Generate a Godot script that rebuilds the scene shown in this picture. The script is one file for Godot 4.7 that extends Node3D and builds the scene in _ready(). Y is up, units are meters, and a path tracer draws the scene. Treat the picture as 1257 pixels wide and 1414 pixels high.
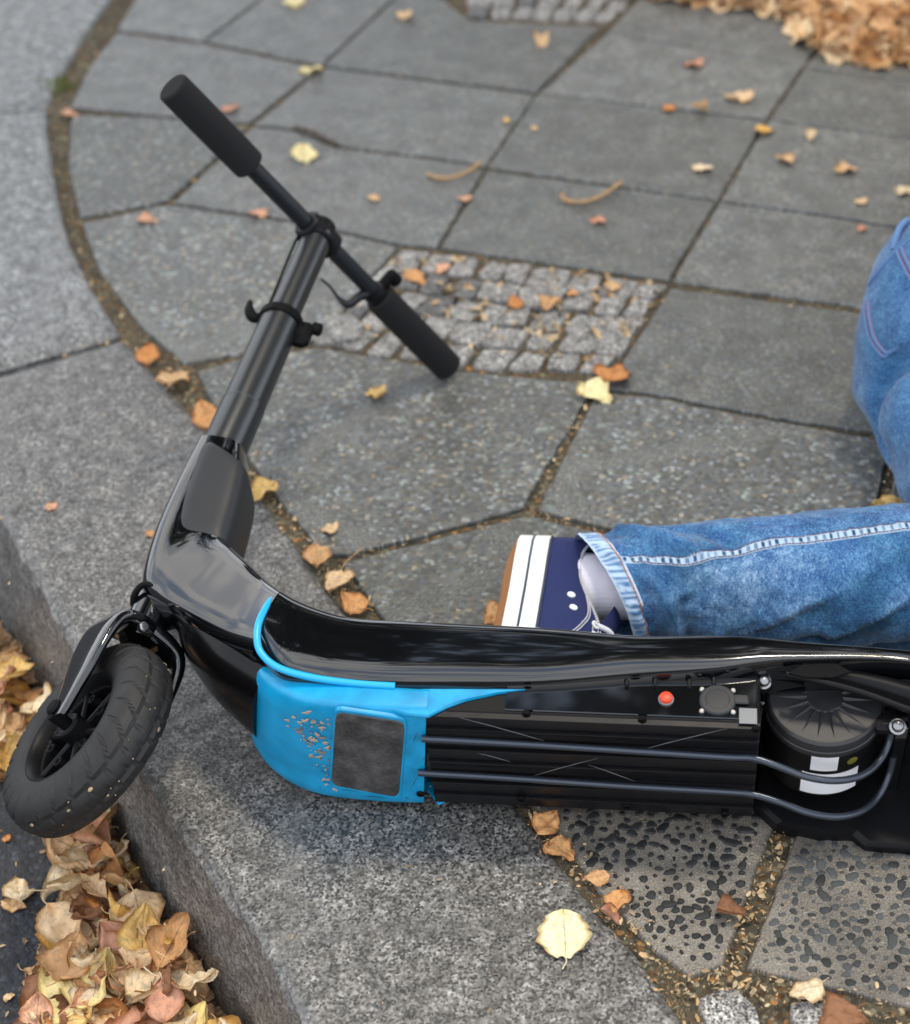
extends Node3D
# A pavement corner with a fallen electric scooter, a person lying behind it and autumn leaves in the gutter.

const VC := 0.0765          # middle of the scooter's width in its own frame
const ROAD_Y := -0.16
var rng := RandomNumberGenerator.new()
var tone := {}              # materials by name
var used_names := {}

# ------------------------------------------------------------------ mesh builder
class MB:
	var v := PackedVector3Array()
	var uv := PackedVector2Array()
	var col := PackedColorArray()

	func tri(a: Vector3, b: Vector3, c: Vector3, ua := Vector2.ZERO, ub := Vector2.ZERO, uc := Vector2.ZERO) -> void:
		v.append(a); v.append(b); v.append(c)
		uv.append(ua); uv.append(ub); uv.append(uc)

	func quad(a: Vector3, b: Vector3, c: Vector3, d: Vector3) -> void:
		tri(a, b, c); tri(a, c, d)

	func grid(rows: Array, wrap := false) -> void:
		var nr := rows.size()
		for i in nr - 1:
			var r0: PackedVector3Array = rows[i]
			var r1: PackedVector3Array = rows[i + 1]
			var n := r0.size()
			for j in (n if wrap else n - 1):
				var k := (j + 1) % n
				var w := float(n if wrap else n - 1)
				var u0 := Vector2(j / w, float(i) / (nr - 1))
				var u1 := Vector2((j + 1) / w, float(i) / (nr - 1))
				var u2 := Vector2((j + 1) / w, float(i + 1) / (nr - 1))
				var u3 := Vector2(j / w, float(i + 1) / (nr - 1))
				tri(r0[j], r0[k], r1[k], u0, u1, u2)
				tri(r0[j], r1[k], r1[j], u0, u2, u3)

	func cap(ring: PackedVector3Array, flip := false) -> void:
		var c := Vector3.ZERO
		for p in ring:
			c += p
		c /= ring.size()
		for j in ring.size():
			var k := (j + 1) % ring.size()
			if flip:
				tri(c, ring[k], ring[j])
			else:
				tri(c, ring[j], ring[k])

	func loft(rows: Array, caps := true) -> void:
		grid(rows, true)
		if caps:
			cap(rows[0], true)
			cap(rows[rows.size() - 1], false)

	func tube(path: PackedVector3Array, rad, seg := 12, caps := true) -> void:
		var rows := []
		var n := path.size()
		var t0 := (path[1] - path[0]).normalized()
		var side := t0.cross(Vector3.UP if absf(t0.y) < 0.9 else Vector3.RIGHT).normalized()
		for i in n:
			var t := (path[mini(i + 1, n - 1)] - path[maxi(i - 1, 0)]).normalized()
			side = (side - t * side.dot(t)).normalized()
			var up := t.cross(side)
			var r: float = rad[i] if rad is Array or rad is PackedFloat32Array else rad
			var ring := PackedVector3Array()
			for k in seg:
				var a := TAU * k / seg
				ring.append(path[i] + (side * cos(a) + up * sin(a)) * r)
			rows.append(ring)
		loft(rows, caps)

	# profile points are (radius, height along axis)
	func lathe(profile: Array, at: Vector3, axis: Vector3, seg := 32, closed := true) -> void:
		var z := axis.normalized()
		var x := z.cross(Vector3.UP if absf(z.y) < 0.9 else Vector3.RIGHT).normalized()
		var y := z.cross(x)
		var rows := []
		for p in profile:
			var ring := PackedVector3Array()
			for k in seg:
				var a := TAU * k / seg
				ring.append(at + (x * cos(a) + y * sin(a)) * maxf(p.x, 0.00001) + z * p.y)
			rows.append(ring)
		loft(rows, closed)

	func box(c: Vector3, s: Vector3, bev := 0.0, b := Basis.IDENTITY) -> void:
		var h := s * 0.5
		bev = minf(bev, minf(h.x, minf(h.y, h.z)) * 0.9)
		var rows := []
		for lv in [[-h.y, bev], [-h.y + bev, 0.0], [h.y - bev, 0.0], [h.y, bev]]:
			var ring := PackedVector3Array()
			var hx: float = h.x - lv[1]
			var hz: float = h.z - lv[1]
			for q in [[1, 1, 1, 0], [1, 1, 0, 1], [-1, 1, 0, 1], [-1, 1, 1, 0], [-1, -1, 1, 0], [-1, -1, 0, 1], [1, -1, 0, 1], [1, -1, 1, 0]]:
				var px: float = q[0] * (hx - bev * q[3])
				var pz: float = q[1] * (hz - bev * q[2])
				ring.append(c + b * Vector3(px, lv[0], pz))
			rows.append(ring)
		loft(rows, true)

	# planar outline pushed along off, its rims bevelled
	func prism(poly: Array, off: Vector3, bev := 0.0) -> void:
		var c := Vector3.ZERO
		for p in poly:
			c += p
		c /= poly.size()
		var rows := []
		var n := off.normalized()
		var d := off.length()
		for lv in [[0.0, bev], [bev, 0.0], [d - bev, 0.0], [d, bev]]:
			var ring := PackedVector3Array()
			for p in poly:
				var q: Vector3 = p
				var to := c - q
				ring.append(q + to.normalized() * minf(lv[1], to.length() * 0.5) + n * lv[0])
			rows.append(ring)
		grid(rows, true)
		var flat := PackedVector2Array()
		var x: Vector3 = ((poly[1] as Vector3) - (poly[0] as Vector3)).normalized()
		var y := n.cross(x)
		for p in rows[0]:
			flat.append(Vector2(x.dot(p), y.dot(p)))
		var idx := Geometry2D.triangulate_polygon(flat)
		for i in range(0, idx.size(), 3):
			tri(rows[0][idx[i]], rows[0][idx[i + 1]], rows[0][idx[i + 2]])
			tri(rows[3][idx[i]], rows[3][idx[i + 2]], rows[3][idx[i + 1]])

# auto-smoothed mesh; face tells which way an open sheet looks
func bake(mb: MB, crease := 38.0, face := Vector3.ZERO) -> ArrayMesh:
	var n := mb.v.size() / 3
	var fn := PackedVector3Array()
	fn.resize(n)
	var c := Vector3.ZERO
	for p in mb.v:
		c += p
	c /= maxf(1.0, mb.v.size())
	var vol := 0.0
	for i in n:
		var a := mb.v[i * 3]
		var b := mb.v[i * 3 + 1]
		var d := mb.v[i * 3 + 2]
		fn[i] = (b - a).cross(d - a)
		vol += fn[i].dot(face) if face != Vector3.ZERO else fn[i].dot(a - c)
	var s := 1.0 if vol >= 0.0 else -1.0
	var at := {}
	for i in n:
		fn[i] *= s
		for k in 3:
			var key := Vector3i((mb.v[i * 3 + k] * 20000.0).round())
			if at.has(key):
				at[key].append(i)
			else:
				at[key] = [i]
	var unit := PackedVector3Array()
	unit.resize(n)
	for i in n:
		unit[i] = fn[i].normalized()
	var cc := cos(deg_to_rad(crease))
	var V := PackedVector3Array(); var N := PackedVector3Array(); var U := PackedVector2Array(); var K := PackedColorArray()
	V.resize(n * 3); N.resize(n * 3); U.resize(n * 3)
	var has_col := mb.col.size() == mb.v.size()
	if has_col:
		K.resize(n * 3)
	for i in n:
		for k in 3:
			var src := i * 3 + k
			var dst := i * 3 + ((3 - k) % 3 if s > 0.0 else k)
			var key := Vector3i((mb.v[src] * 20000.0).round())
			var acc := Vector3.ZERO
			for j in at[key]:
				if unit[j].dot(unit[i]) > cc:
					acc += fn[j]
			V[dst] = mb.v[src]
			N[dst] = acc.normalized() if acc.length_squared() > 1e-24 else Vector3.UP
			U[dst] = mb.uv[src]
			if has_col:
				K[dst] = mb.col[src]
	var arr := []
	arr.resize(Mesh.ARRAY_MAX)
	arr[Mesh.ARRAY_VERTEX] = V
	arr[Mesh.ARRAY_NORMAL] = N
	arr[Mesh.ARRAY_TEX_UV] = U
	if has_col:
		arr[Mesh.ARRAY_COLOR] = K
	var m := ArrayMesh.new()
	m.add_surface_from_arrays(Mesh.PRIMITIVE_TRIANGLES, arr)
	return m

func numbered(base: String, parent: Node) -> String:
	var key := str(parent.get_instance_id()) + base
	var k: int = used_names.get(key, 0)
	used_names[key] = k + 1
	return base if k == 0 else "%s_%03d" % [base, k]

func put(mesh: Mesh, called: String, m: Material, parent: Node = self) -> MeshInstance3D:
	var o := MeshInstance3D.new()
	o.mesh = mesh
	o.material_override = null
	for i in mesh.get_surface_count():
		o.set_surface_override_material(i, m)
	o.name = numbered(called, parent)
	parent.add_child(o, true)
	return o

func mk(mb: MB, called: String, m: Material, parent: Node = self, crease := 38.0, face := Vector3.ZERO) -> MeshInstance3D:
	return put(bake(mb, crease, face), called, m, parent)

func holder(called: String, parent: Node = self) -> Node3D:
	var o := Node3D.new()
	o.name = numbered(called, parent)
	parent.add_child(o, true)
	return o

func tag(o: Node, label: String, category: String, group := "") -> void:
	o.set_meta("label", label)
	o.set_meta("category", category)
	if group != "":
		o.set_meta("group", group)

func kind(o: Node, k: String) -> void:
	o.set_meta("kind", k)

# ------------------------------------------------------------------ textures
func noise(type: int, freq: float, sd: int, ret := FastNoiseLite.RETURN_DISTANCE, oct := 1) -> FastNoiseLite:
	var f := FastNoiseLite.new()
	f.noise_type = type as FastNoiseLite.NoiseType
	f.frequency = freq
	f.seed = sd
	f.cellular_return_type = ret as FastNoiseLite.CellularReturnType
	f.fractal_type = FastNoiseLite.FRACTAL_FBM if oct > 1 else FastNoiseLite.FRACTAL_NONE
	f.fractal_octaves = oct
	return f

func layer(f: FastNoiseLite, n: int) -> PackedByteArray:
	return f.get_seamless_image(n, n, false, false, 0.12).get_data()

func as_tex(data: PackedByteArray, n: int, h: int = 0) -> ImageTexture:
	var img := Image.create_from_data(n, h if h else n, false, Image.FORMAT_RGB8, data)
	img.generate_mipmaps()
	return ImageTexture.create_from_image(img)

func grey_tex(data: PackedByteArray, n: int) -> ImageTexture:
	var img := Image.create_from_data(n, n, false, Image.FORMAT_L8, data)
	img.generate_mipmaps()
	return ImageTexture.create_from_image(img)

func put_px(out: PackedByteArray, i: int, r: float, g: float, b: float) -> void:
	out[i * 3] = clampi(int(r), 0, 255)
	out[i * 3 + 1] = clampi(int(g), 0, 255)
	out[i * 3 + 2] = clampi(int(b), 0, 255)

# concrete with stone chips; returns [albedo, height]
func chips_texture(n: int, cell: float, fill: float, matrix: Color, spread: float, light: float, sd: int, tan_tint := 0.0, gritty := 0.42) -> Array:
	var dist := layer(noise(FastNoiseLite.TYPE_CELLULAR, 1.0 / cell, sd), n)
	var val := layer(noise(FastNoiseLite.TYPE_CELLULAR, 1.0 / cell, sd, FastNoiseLite.RETURN_CELL_VALUE), n)
	var fine := layer(noise(FastNoiseLite.TYPE_SIMPLEX, 0.35, sd + 3, 0, 2), n)
	var broad := layer(noise(FastNoiseLite.TYPE_SIMPLEX, 0.008, sd + 5, 0, 4), n)
	var warp := layer(noise(FastNoiseLite.TYPE_SIMPLEX, 0.12, sd + 7, 0, 2), n)
	var out := PackedByteArray()
	out.resize(n * n * 3)
	var hgt := PackedByteArray()
	hgt.resize(n * n)
	for i in n * n:
		var v := val[i] / 255.0
		var lim := fill * (0.55 + 0.75 * fposmod(v * 7.31, 1.0))
		var d := dist[i] / 255.0 + (warp[i] / 255.0 - 0.5) * 0.22
		var f := fine[i] / 255.0 - 0.5
		var b := broad[i] / 255.0 - 0.5
		var m := 1.0 + f * gritty + b * 0.36
		if d < lim:
			var q := fposmod(v * 13.7, 1.0)
			var g := 1.0 + (q - 0.45) * spread + light * smoothstep(0.78, 1.0, q)
			var hue := fposmod(v * 29.3, 1.0)
			g *= 1.0 + f * 0.45 + b * 0.22
			var tr := Vector3(0.98, 1.0, 1.02)
			if hue > 0.80:
				tr = Vector3(1.02 + tan_tint, 0.99, 0.93 - tan_tint)
			elif hue > 0.45:
				tr = Vector3(0.96, 1.0, 1.05)
			elif hue > 0.30:
				tr = Vector3(0.95, 1.02, 0.99)
			put_px(out, i, matrix.r8 * g * tr.x, matrix.g8 * g * tr.y, matrix.b8 * g * tr.z)
			hgt[i] = clampi(int(150 + 70.0 * (1.0 - d / lim) + f * 30), 0, 255)
		else:
			put_px(out, i, matrix.r8 * m, matrix.g8 * m, matrix.b8 * m)
			hgt[i] = clampi(int(105 + f * 110), 0, 255)
	return [as_tex(out, n), grey_tex(hgt, n)]

# granite: interlocked light, grey and black grains
func granite_texture(n: int, sd: int) -> Array:
	var a := layer(noise(FastNoiseLite.TYPE_CELLULAR, 1.0 / 4.2, sd, FastNoiseLite.RETURN_CELL_VALUE), n)
	var c := layer(noise(FastNoiseLite.TYPE_CELLULAR, 1.0 / 8.5, sd + 2, FastNoiseLite.RETURN_CELL_VALUE), n)
	var fine := layer(noise(FastNoiseLite.TYPE_SIMPLEX, 0.4, sd + 3, 0, 2), n)
	var broad := layer(noise(FastNoiseLite.TYPE_SIMPLEX, 0.012, sd + 5, 0, 4), n)
	var mid := layer(noise(FastNoiseLite.TYPE_SIMPLEX, 0.05, sd + 9, 0, 3), n)
	var out := PackedByteArray()
	out.resize(n * n * 3)
	var hgt := PackedByteArray()
	hgt.resize(n * n)
	for i in n * n:
		var q := a[i] / 255.0
		var p := c[i] / 255.0
		var f := fine[i] / 255.0 - 0.5
		var g := 110.0 + (q - 0.5) * 104.0 + (p - 0.5) * 40.0 + f * 50.0
		if q < 0.2:
			g -= 26.0
		g *= 1.0 + (broad[i] / 255.0 - 0.5) * 0.5 + (mid[i] / 255.0 - 0.5) * 0.34
		var w := fposmod(q * 9.7, 1.0)
		put_px(out, i, g * (1.0 + 0.025 * w), g * 0.995, g * (0.965 + 0.03 * (1.0 - w)))
		hgt[i] = clampi(int(128 + (q - 0.5) * 90 + f * 120), 0, 255)
	return [as_tex(out, n), grey_tex(hgt, n)]

func denim_texture(n: int) -> Array:
	var slub := layer(noise(FastNoiseLite.TYPE_SIMPLEX, 0.12, 41, 0, 3), n)
	var broad := layer(noise(FastNoiseLite.TYPE_SIMPLEX, 0.011, 43, 0, 4), n)
	var mid := layer(noise(FastNoiseLite.TYPE_SIMPLEX, 0.045, 47, 0, 3), n)
	var out := PackedByteArray()
	out.resize(n * n * 3)
	var hgt := PackedByteArray()
	hgt.resize(n * n)
	for y in n:
		for x in n:
			var i := y * n + x
			var tw := 0.5 + 0.5 * sin((x + y) * TAU / 4.0)
			var s := slub[i] / 255.0
			var st := slub[(y * n + (x * 5) % n) % (n * n)] / 255.0
			var weft := slub[((y * 4) % n) * n + x] / 255.0
			var warp := slub[y * n + (x * 4) % n] / 255.0
			var t := 0.40 + (broad[i] / 255.0 - 0.5) * 0.42 + (mid[i] / 255.0 - 0.5) * 0.34 + (s - 0.5) * 0.45 + (tw - 0.5) * 0.12 + (st - 0.5) * 0.2 + (weft - 0.5) * 0.62 + (warp - 0.5) * 0.62
			t = clampf(t, 0.0, 1.0)
			put_px(out, i, lerpf(14, 178, t), lerpf(60, 212, t), lerpf(122, 240, t))
			hgt[i] = clampi(int(90 + tw * 90 + (s - 0.5) * 90), 0, 255)
	return [as_tex(out, n), grey_tex(hgt, n)]

func leaf_texture(sd: int, vein_dark: bool) -> ImageTexture:
	var n := 160
	var blotch := layer(noise(FastNoiseLite.TYPE_SIMPLEX, 0.03, sd, 0, 4), n)
	var fine := layer(noise(FastNoiseLite.TYPE_SIMPLEX, 0.16, sd + 1, 0, 3), n)
	var spots := layer(noise(FastNoiseLite.TYPE_CELLULAR, 0.085, sd + 2), n)
	var pick := layer(noise(FastNoiseLite.TYPE_CELLULAR, 0.085, sd + 2, FastNoiseLite.RETURN_CELL_VALUE), n)
	var out := PackedByteArray()
	out.resize(n * n * 3)
	for y in n:
		var t := y / float(n)
		for x in n:
			var i := y * n + x
			var u := absf(x / float(n) - 0.5) * 2.0
			var b := blotch[i] / 255.0
			var g := 0.97 + (b - 0.5) * 0.24 + (fine[i] / 255.0 - 0.5) * 0.12
			var vein := exp(-pow(u / 0.028, 2.0)) * 0.9
			var q := fposmod((t - u * 0.42) * 7.5 + (b - 0.5) * 0.5, 1.0)
			vein = maxf(vein, exp(-pow((q - 0.5) / 0.055, 2.0)) * 0.55)
			var q2 := fposmod((t + u * 1.6) * 19.0, 1.0)
			vein = maxf(vein, exp(-pow((q2 - 0.5) / 0.13, 2.0)) * 0.16)
			g *= (1.0 - 0.34 * vein) if vein_dark else (1.0 + 0.17 * vein)
			var rg := 1.0
			var bg := 1.0
			if pick[i] > 242 and spots[i] < 40:
				g *= 0.66
			var edge := smoothstep(0.72, 1.0, u) * (0.4 + b)
			g *= 1.0 - 0.3 * edge
			bg -= 0.25 * edge + 0.3 * maxf(b - 0.55, 0.0)
			rg += 0.06 * (b - 0.5)
			put_px(out, i, 255 * g * rg, 255 * g * (1.0 - 0.10 * edge - 0.12 * maxf(b - 0.6, 0.0)), 255 * g * bg)
	return as_tex(out, n)

func grain(n: int, freq: float, sd: int, lo: float, hi: float, oct := 3) -> ImageTexture:
	var a := layer(noise(FastNoiseLite.TYPE_SIMPLEX, freq, sd, 0, oct), n)
	var out := PackedByteArray()
	out.resize(n * n)
	for i in n * n:
		out[i] = int(255.0 * lerpf(lo, hi, a[i] / 255.0))
	return grey_tex(out, n)

# ------------------------------------------------------------------ materials
func srgb(r: int, g: int, b: int) -> Color:
	return Color(r / 255.0, g / 255.0, b / 255.0)

func mat(c: Color, rough: float, metal := 0.0) -> StandardMaterial3D:
	var m := StandardMaterial3D.new()
	m.albedo_color = c
	m.roughness = rough
	m.metallic = metal
	return m

func tri(m: StandardMaterial3D, tile: float) -> StandardMaterial3D:
	m.uv1_triplanar = true
	m.uv1_scale = Vector3.ONE / tile
	return m

func bump(m: StandardMaterial3D, t: Texture2D, cm: float) -> StandardMaterial3D:
	m.heightmap_enabled = true
	m.heightmap_texture = t
	m.heightmap_scale = cm
	return m

func rough_map(m: StandardMaterial3D, t: Texture2D) -> StandardMaterial3D:
	m.roughness_texture = t
	m.roughness_texture_channel = BaseMaterial3D.TEXTURE_CHANNEL_RED
	return m

func make_materials() -> void:
	var smooth_chip := chips_texture(640, 5.5, 0.62, srgb(109, 110, 108), 0.46, 0.24, 11, 0.03, 0.7)
	var coarse_chip := chips_texture(640, 8.5, 0.74, srgb(102, 103, 100), 0.58, 0.36, 23, 0.04, 0.75)
	var warm_chip := chips_texture(512, 9.0, 0.16, srgb(124, 119, 110), 0.6, 0.1, 31, 0.06, 0.95)
	for a in [["slab_smooth", smooth_chip, 0.05], ["slab_coarse", coarse_chip, 0.12], ["slab_warm", warm_chip, 0.10]]:
		for k in 3:
			var m := mat([Color(0.93, 0.915, 0.90), Color(0.88, 0.865, 0.85), Color(0.83, 0.82, 0.80)][k], 0.52)
			m.metallic_specular = 0.7
			m.albedo_texture = a[1][0]
			bump(m, a[1][1], a[2])
			tone["%s_%d" % [a[0], k]] = m
	var gr := granite_texture(768, 51)
	var k := mat(Color(0.85, 0.85, 0.835), 0.5)
	k.metallic_specular = 0.75
	k.albedo_texture = gr[0]
	tone.granite = bump(tri(k, 0.40), gr[1], 0.05)
	var gl := k.duplicate() as StandardMaterial3D
	gl.albedo_color = Color(1.0, 1.02, 1.02)
	gl.albedo_texture = gr[0]
	bump(tri(gl, 0.40), gr[1], 0.05)
	tone.granite_pale = gl
	var cb := mat(Color(1.2, 1.2, 1.18), 0.65)
	cb.albedo_texture = gr[0]
	tone.cobble = bump(tri(cb, 0.30), gr[1], 0.08)
	var cb2 := mat(Color(0.86, 0.87, 0.87), 0.7)
	cb2.albedo_texture = gr[0]
	tone.cobble_dark = bump(tri(cb2, 0.34), gr[1], 0.08)
	var asph := chips_texture(512, 9.0, 0.5, srgb(62, 63, 66), 0.5, 0.2, 61)
	var am := mat(Color(0.86, 0.86, 0.88), 0.86)
	am.albedo_texture = asph[0]
	tone.asphalt = bump(tri(am, 0.36), asph[1], 0.22)
	var soil := chips_texture(512, 10.0, 0.5, srgb(104, 90, 70), 0.8, 0.3, 71, 0.2)
	var sm := mat(Color(0.82, 0.84, 0.84), 0.95)
	sm.albedo_texture = soil[0]
	tone.soil = bump(tri(sm, 0.3), soil[1], 0.3)
	var dn := denim_texture(640)
	var d := mat(Color(1, 1, 1), 0.9)
	d.albedo_texture = dn[0]
	d.albedo_color = Color(1.5, 1.3, 1.15)
	d.vertex_color_use_as_albedo = true
	d.rim_enabled = true
	d.rim = 0.25
	tone.denim = bump(tri(d, 0.36), dn[1], 0.05)
	var ds := mat(Color(1, 1, 1), 0.9)
	ds.vertex_color_use_as_albedo = true
	tone.denim_seam = bump(tri(ds, 0.36), dn[1], 0.06)
	# scooter
	var smudge := grain(256, 0.02, 81, 0.02, 0.16, 4)
	var gloss := mat(srgb(9, 10, 13), 1.0)
	gloss.roughness = 0.09
	gloss.specular_mode = BaseMaterial3D.SPECULAR_SCHLICK_GGX
	gloss.clearcoat_enabled = true
	gloss.clearcoat = 1.0
	gloss.clearcoat_roughness = 0.02
	tone.gloss = gloss
	var satin := mat(srgb(27, 28, 31), 0.42)
	tone.satin = satin
	tone.cover = bump(tri(mat(srgb(34, 36, 39), 0.5), 0.1), grain(256, 0.2, 83, 0.3, 0.7), 0.006)
	tone.alu = mat(srgb(44, 46, 50), 0.36, 0.75)
	tone.stem = mat(srgb(84, 86, 88), 0.3, 0.85)
	tone.bar = mat(srgb(28, 31, 36), 0.42, 0.3)
	tone.rod = mat(srgb(70, 76, 86), 0.24, 0.6)
	tone.underplate = mat(srgb(10, 10, 11), 0.22)
	tone.underplate.metallic_specular = 0.35
	tone.scuff = mat(srgb(20, 84, 112), 0.7)
	tone.lid = mat(srgb(40, 40, 42), 0.4)
	tone.lid.metallic_specular = 0.5
	tone.foam = bump(tri(mat(srgb(19, 19, 21), 0.95), 0.06), grain(256, 0.3, 85, 0.2, 0.8), 0.03)
	tone.plastic = mat(srgb(17, 17, 19), 0.42)
	tone.plastic.metallic_specular = 0.3
	tone.matte = mat(srgb(12, 12, 13), 0.6)
	tone.matte.metallic_specular = 0.25
	tone.chrome = mat(srgb(150, 150, 152), 0.3, 1.0)
	tone.fin = rough_map(tri(mat(srgb(22, 22, 25), 1.0, 0.25), 0.22), grain(256, 0.03, 87, 0.3, 0.5, 4))
	var blue_stain := grain(512, 0.014, 89, 0.78, 1.0, 5)
	var bl := mat(srgb(8, 168, 224), 0.36)
	bl.albedo_texture = blue_stain
	tone.blue = tri(bl, 0.3)
	tone.blue_trim = mat(srgb(36, 172, 224), 0.3)
	var dust := layer(noise(FastNoiseLite.TYPE_SIMPLEX, 0.013, 91, 0, 5), 256)
	var dust2 := layer(noise(FastNoiseLite.TYPE_SIMPLEX, 0.09, 92, 0, 3), 256)
	var pd := PackedByteArray()
	pd.resize(256 * 256 * 3)
	for i in 256 * 256:
		var g := 44.0 + dust[i] * 0.18 + (dust2[i] - 128) * 0.10
		put_px(pd, i, g, g * 0.98, g * 0.97)
	var pm := mat(Color(1, 1, 1), 0.7)
	pm.albedo_texture = as_tex(pd, 256)
	tone.pad = tri(pm, 0.13)
	var tr_ := mat(Color(1, 1, 1), 0.62)
	var td := PackedByteArray()
	td.resize(256 * 256 * 3)
	for i in 256 * 256:
		var g := 17.0 + dust[i] * 0.08 + (dust2[i] - 128) * 0.05
		put_px(td, i, g, g * 0.98, g * 0.96)
	tr_.albedo_texture = as_tex(td, 256)
	tone.tyre = tri(tr_, 0.15)
	tone.sticker = mat(srgb(236, 236, 240), 0.35)
	tone.ink = mat(srgb(25, 25, 26), 0.5)
	tone.olive = mat(srgb(120, 116, 44), 0.4)
	tone.red = mat(srgb(232, 74, 42), 0.4)
	tone.clear_grey = mat(srgb(120, 122, 124), 0.3)
	tone.mud = mat(srgb(168, 142, 118), 0.95)
	tone.mud_dark = mat(srgb(84, 66, 52), 0.95)
	# person
	tone.canvas = bump(tri(mat(srgb(34, 44, 92), 0.92), 0.03), grain(128, 0.35, 95, 0.2, 0.8, 1), 0.03)
	tone.rubber_white = mat(srgb(238, 238, 238), 0.5)
	tone.rubber_navy = mat(srgb(52, 60, 74), 0.5)
	tone.gum = bump(tri(mat(srgb(142, 94, 48), 0.65), 0.02), grain(128, 0.2, 96, 0.2, 0.8), 0.05)
	tone.sock = bump(tri(mat(srgb(232, 228, 238), 0.95), 0.02), grain(128, 0.3, 97, 0.3, 0.7, 1), 0.05)
	tone.thread_white = mat(srgb(226, 226, 230), 0.85)
	tone.thread_orange = mat(srgb(196, 112, 46), 0.85)
	tone.thread_brown = mat(srgb(120, 72, 56), 0.85)
	tone.skin = mat(srgb(214, 168, 142), 0.55)
	tone.shirt = mat(srgb(20, 20, 22), 0.9)
	tone.hair = mat(srgb(58, 40, 28), 0.7)
	# leaves
	var lt := [leaf_texture(101, true), leaf_texture(111, false), leaf_texture(121, true)]
	var tints := {
		"tan": [srgb(224, 184, 138), srgb(210, 164, 116), srgb(232, 198, 156)], "orange": [srgb(216, 160, 104), srgb(206, 140, 80)],
		"yellow": [srgb(234, 194, 120), srgb(230, 182, 100)], "pale yellow": [srgb(246, 226, 160), srgb(248, 232, 176)],
		"pinkish": [srgb(222, 170, 138), srgb(206, 152, 124)], "brown": [srgb(150, 104, 72), srgb(126, 84, 58)], "ivory": [srgb(252, 240, 196)], "cream": [srgb(236, 214, 178)]}
	for name in tints:
		var list := []
		for c in tints[name]:
			for t in lt:
				var m := mat(c, 0.72)
				m.albedo_texture = t
				m.backlight_enabled = true
				m.backlight = Color(c.r * 0.22, c.g * 0.17, c.b * 0.10)
				list.append(m)
		tone["leaf_" + name] = list
	var cr := mat(Color(1, 1, 1), 0.85)
	cr.vertex_color_use_as_albedo = true
	tone.crumb = cr
	var st := mat(Color(1, 1, 1), 0.6)
	st.vertex_color_use_as_albedo = true
	tone.pebble = st
	tone.twig = mat(srgb(170, 138, 100), 0.8)
	tone.twig_dark = mat(srgb(84, 72, 62), 0.85)
	tone.moss = mat(srgb(88, 92, 46), 0.95)
	tone.bark = bump(tri(mat(srgb(84, 74, 64), 0.9), 0.5), grain(256, 0.05, 131, 0.1, 0.9, 4), 2.0)
	var fo := mat(Color(1, 1, 1), 0.7)
	fo.vertex_color_use_as_albedo = true
	fo.backlight_enabled = true
	fo.backlight = Color(0.12, 0.16, 0.04)
	tone.foliage = fo

# ------------------------------------------------------------------ shared shapes
# superellipse ribs across the scooter: each row is [far x, far w, near x, near w, half width, exponent]
func ribs(mb: MB, rows: Array, seg := 44, sub := 6, caps := true, mid_v := VC, grow := 1.0) -> void:
	var out := []
	for i in rows.size() - 1:
		for s in (sub + (1 if i == rows.size() - 2 else 0)):
			var t := s / float(sub)
			var r := []
			for k in rows[0].size():
				r.append(cubic_interpolate(rows[i][k], rows[i + 1][k], rows[maxi(i - 1, 0)][k], rows[mini(i + 2, rows.size() - 1)][k], t))
			var ring := PackedVector3Array()
			var lean: float = r[6] if r.size() > 6 else 0.0
			for q in seg:
				var a := TAU * q / seg
				var c := cos(a)
				var d := sin(a)
				var e: float = 2.0 / r[5]
				var p := signf(c) * pow(absf(c), e)
				var h := signf(d) * pow(absf(d), e)
				ring.append(Vector3((r[0] + r[2]) * 0.5 + (r[0] - r[2]) * 0.5 * p * grow + lean * r[4] * h * grow, mid_v + r[4] * h * grow, (r[1] + r[3]) * 0.5 + (r[1] - r[3]) * 0.5 * p * grow))
			out.append(ring)
	mb.loft(out, caps)

func smooth_path(pts: Array, sub := 6) -> PackedVector3Array:
	var out := PackedVector3Array()
	for i in pts.size() - 1:
		for s in sub:
			out.append((pts[i] as Vector3).cubic_interpolate(pts[i + 1], pts[maxi(i - 1, 0)], pts[mini(i + 2, pts.size() - 1)], s / float(sub)))
	out.append(pts[pts.size() - 1])
	return out

func cyl(mb: MB, a: Vector3, b: Vector3, r: float, bev := 0.001, seg := 20, r2 := -1.0) -> void:
	var h := a.distance_to(b)
	var e := r if r2 < 0.0 else r2
	mb.lathe([Vector2(0, 0), Vector2(r - bev, 0), Vector2(r, bev), Vector2(e, h - bev), Vector2(e - bev, h), Vector2(0, h)], a, b - a, seg, false)

func torus(mb: MB, at: Vector3, axis: Vector3, R: float, r: float, seg := 20, seg2 := 8) -> void:
	var prof := []
	for k in seg2 + 1:
		var a := TAU * k / seg2
		prof.append(Vector2(R + r * cos(a), r * sin(a)))
	mb.lathe(prof, at, axis, seg, false)

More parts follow.
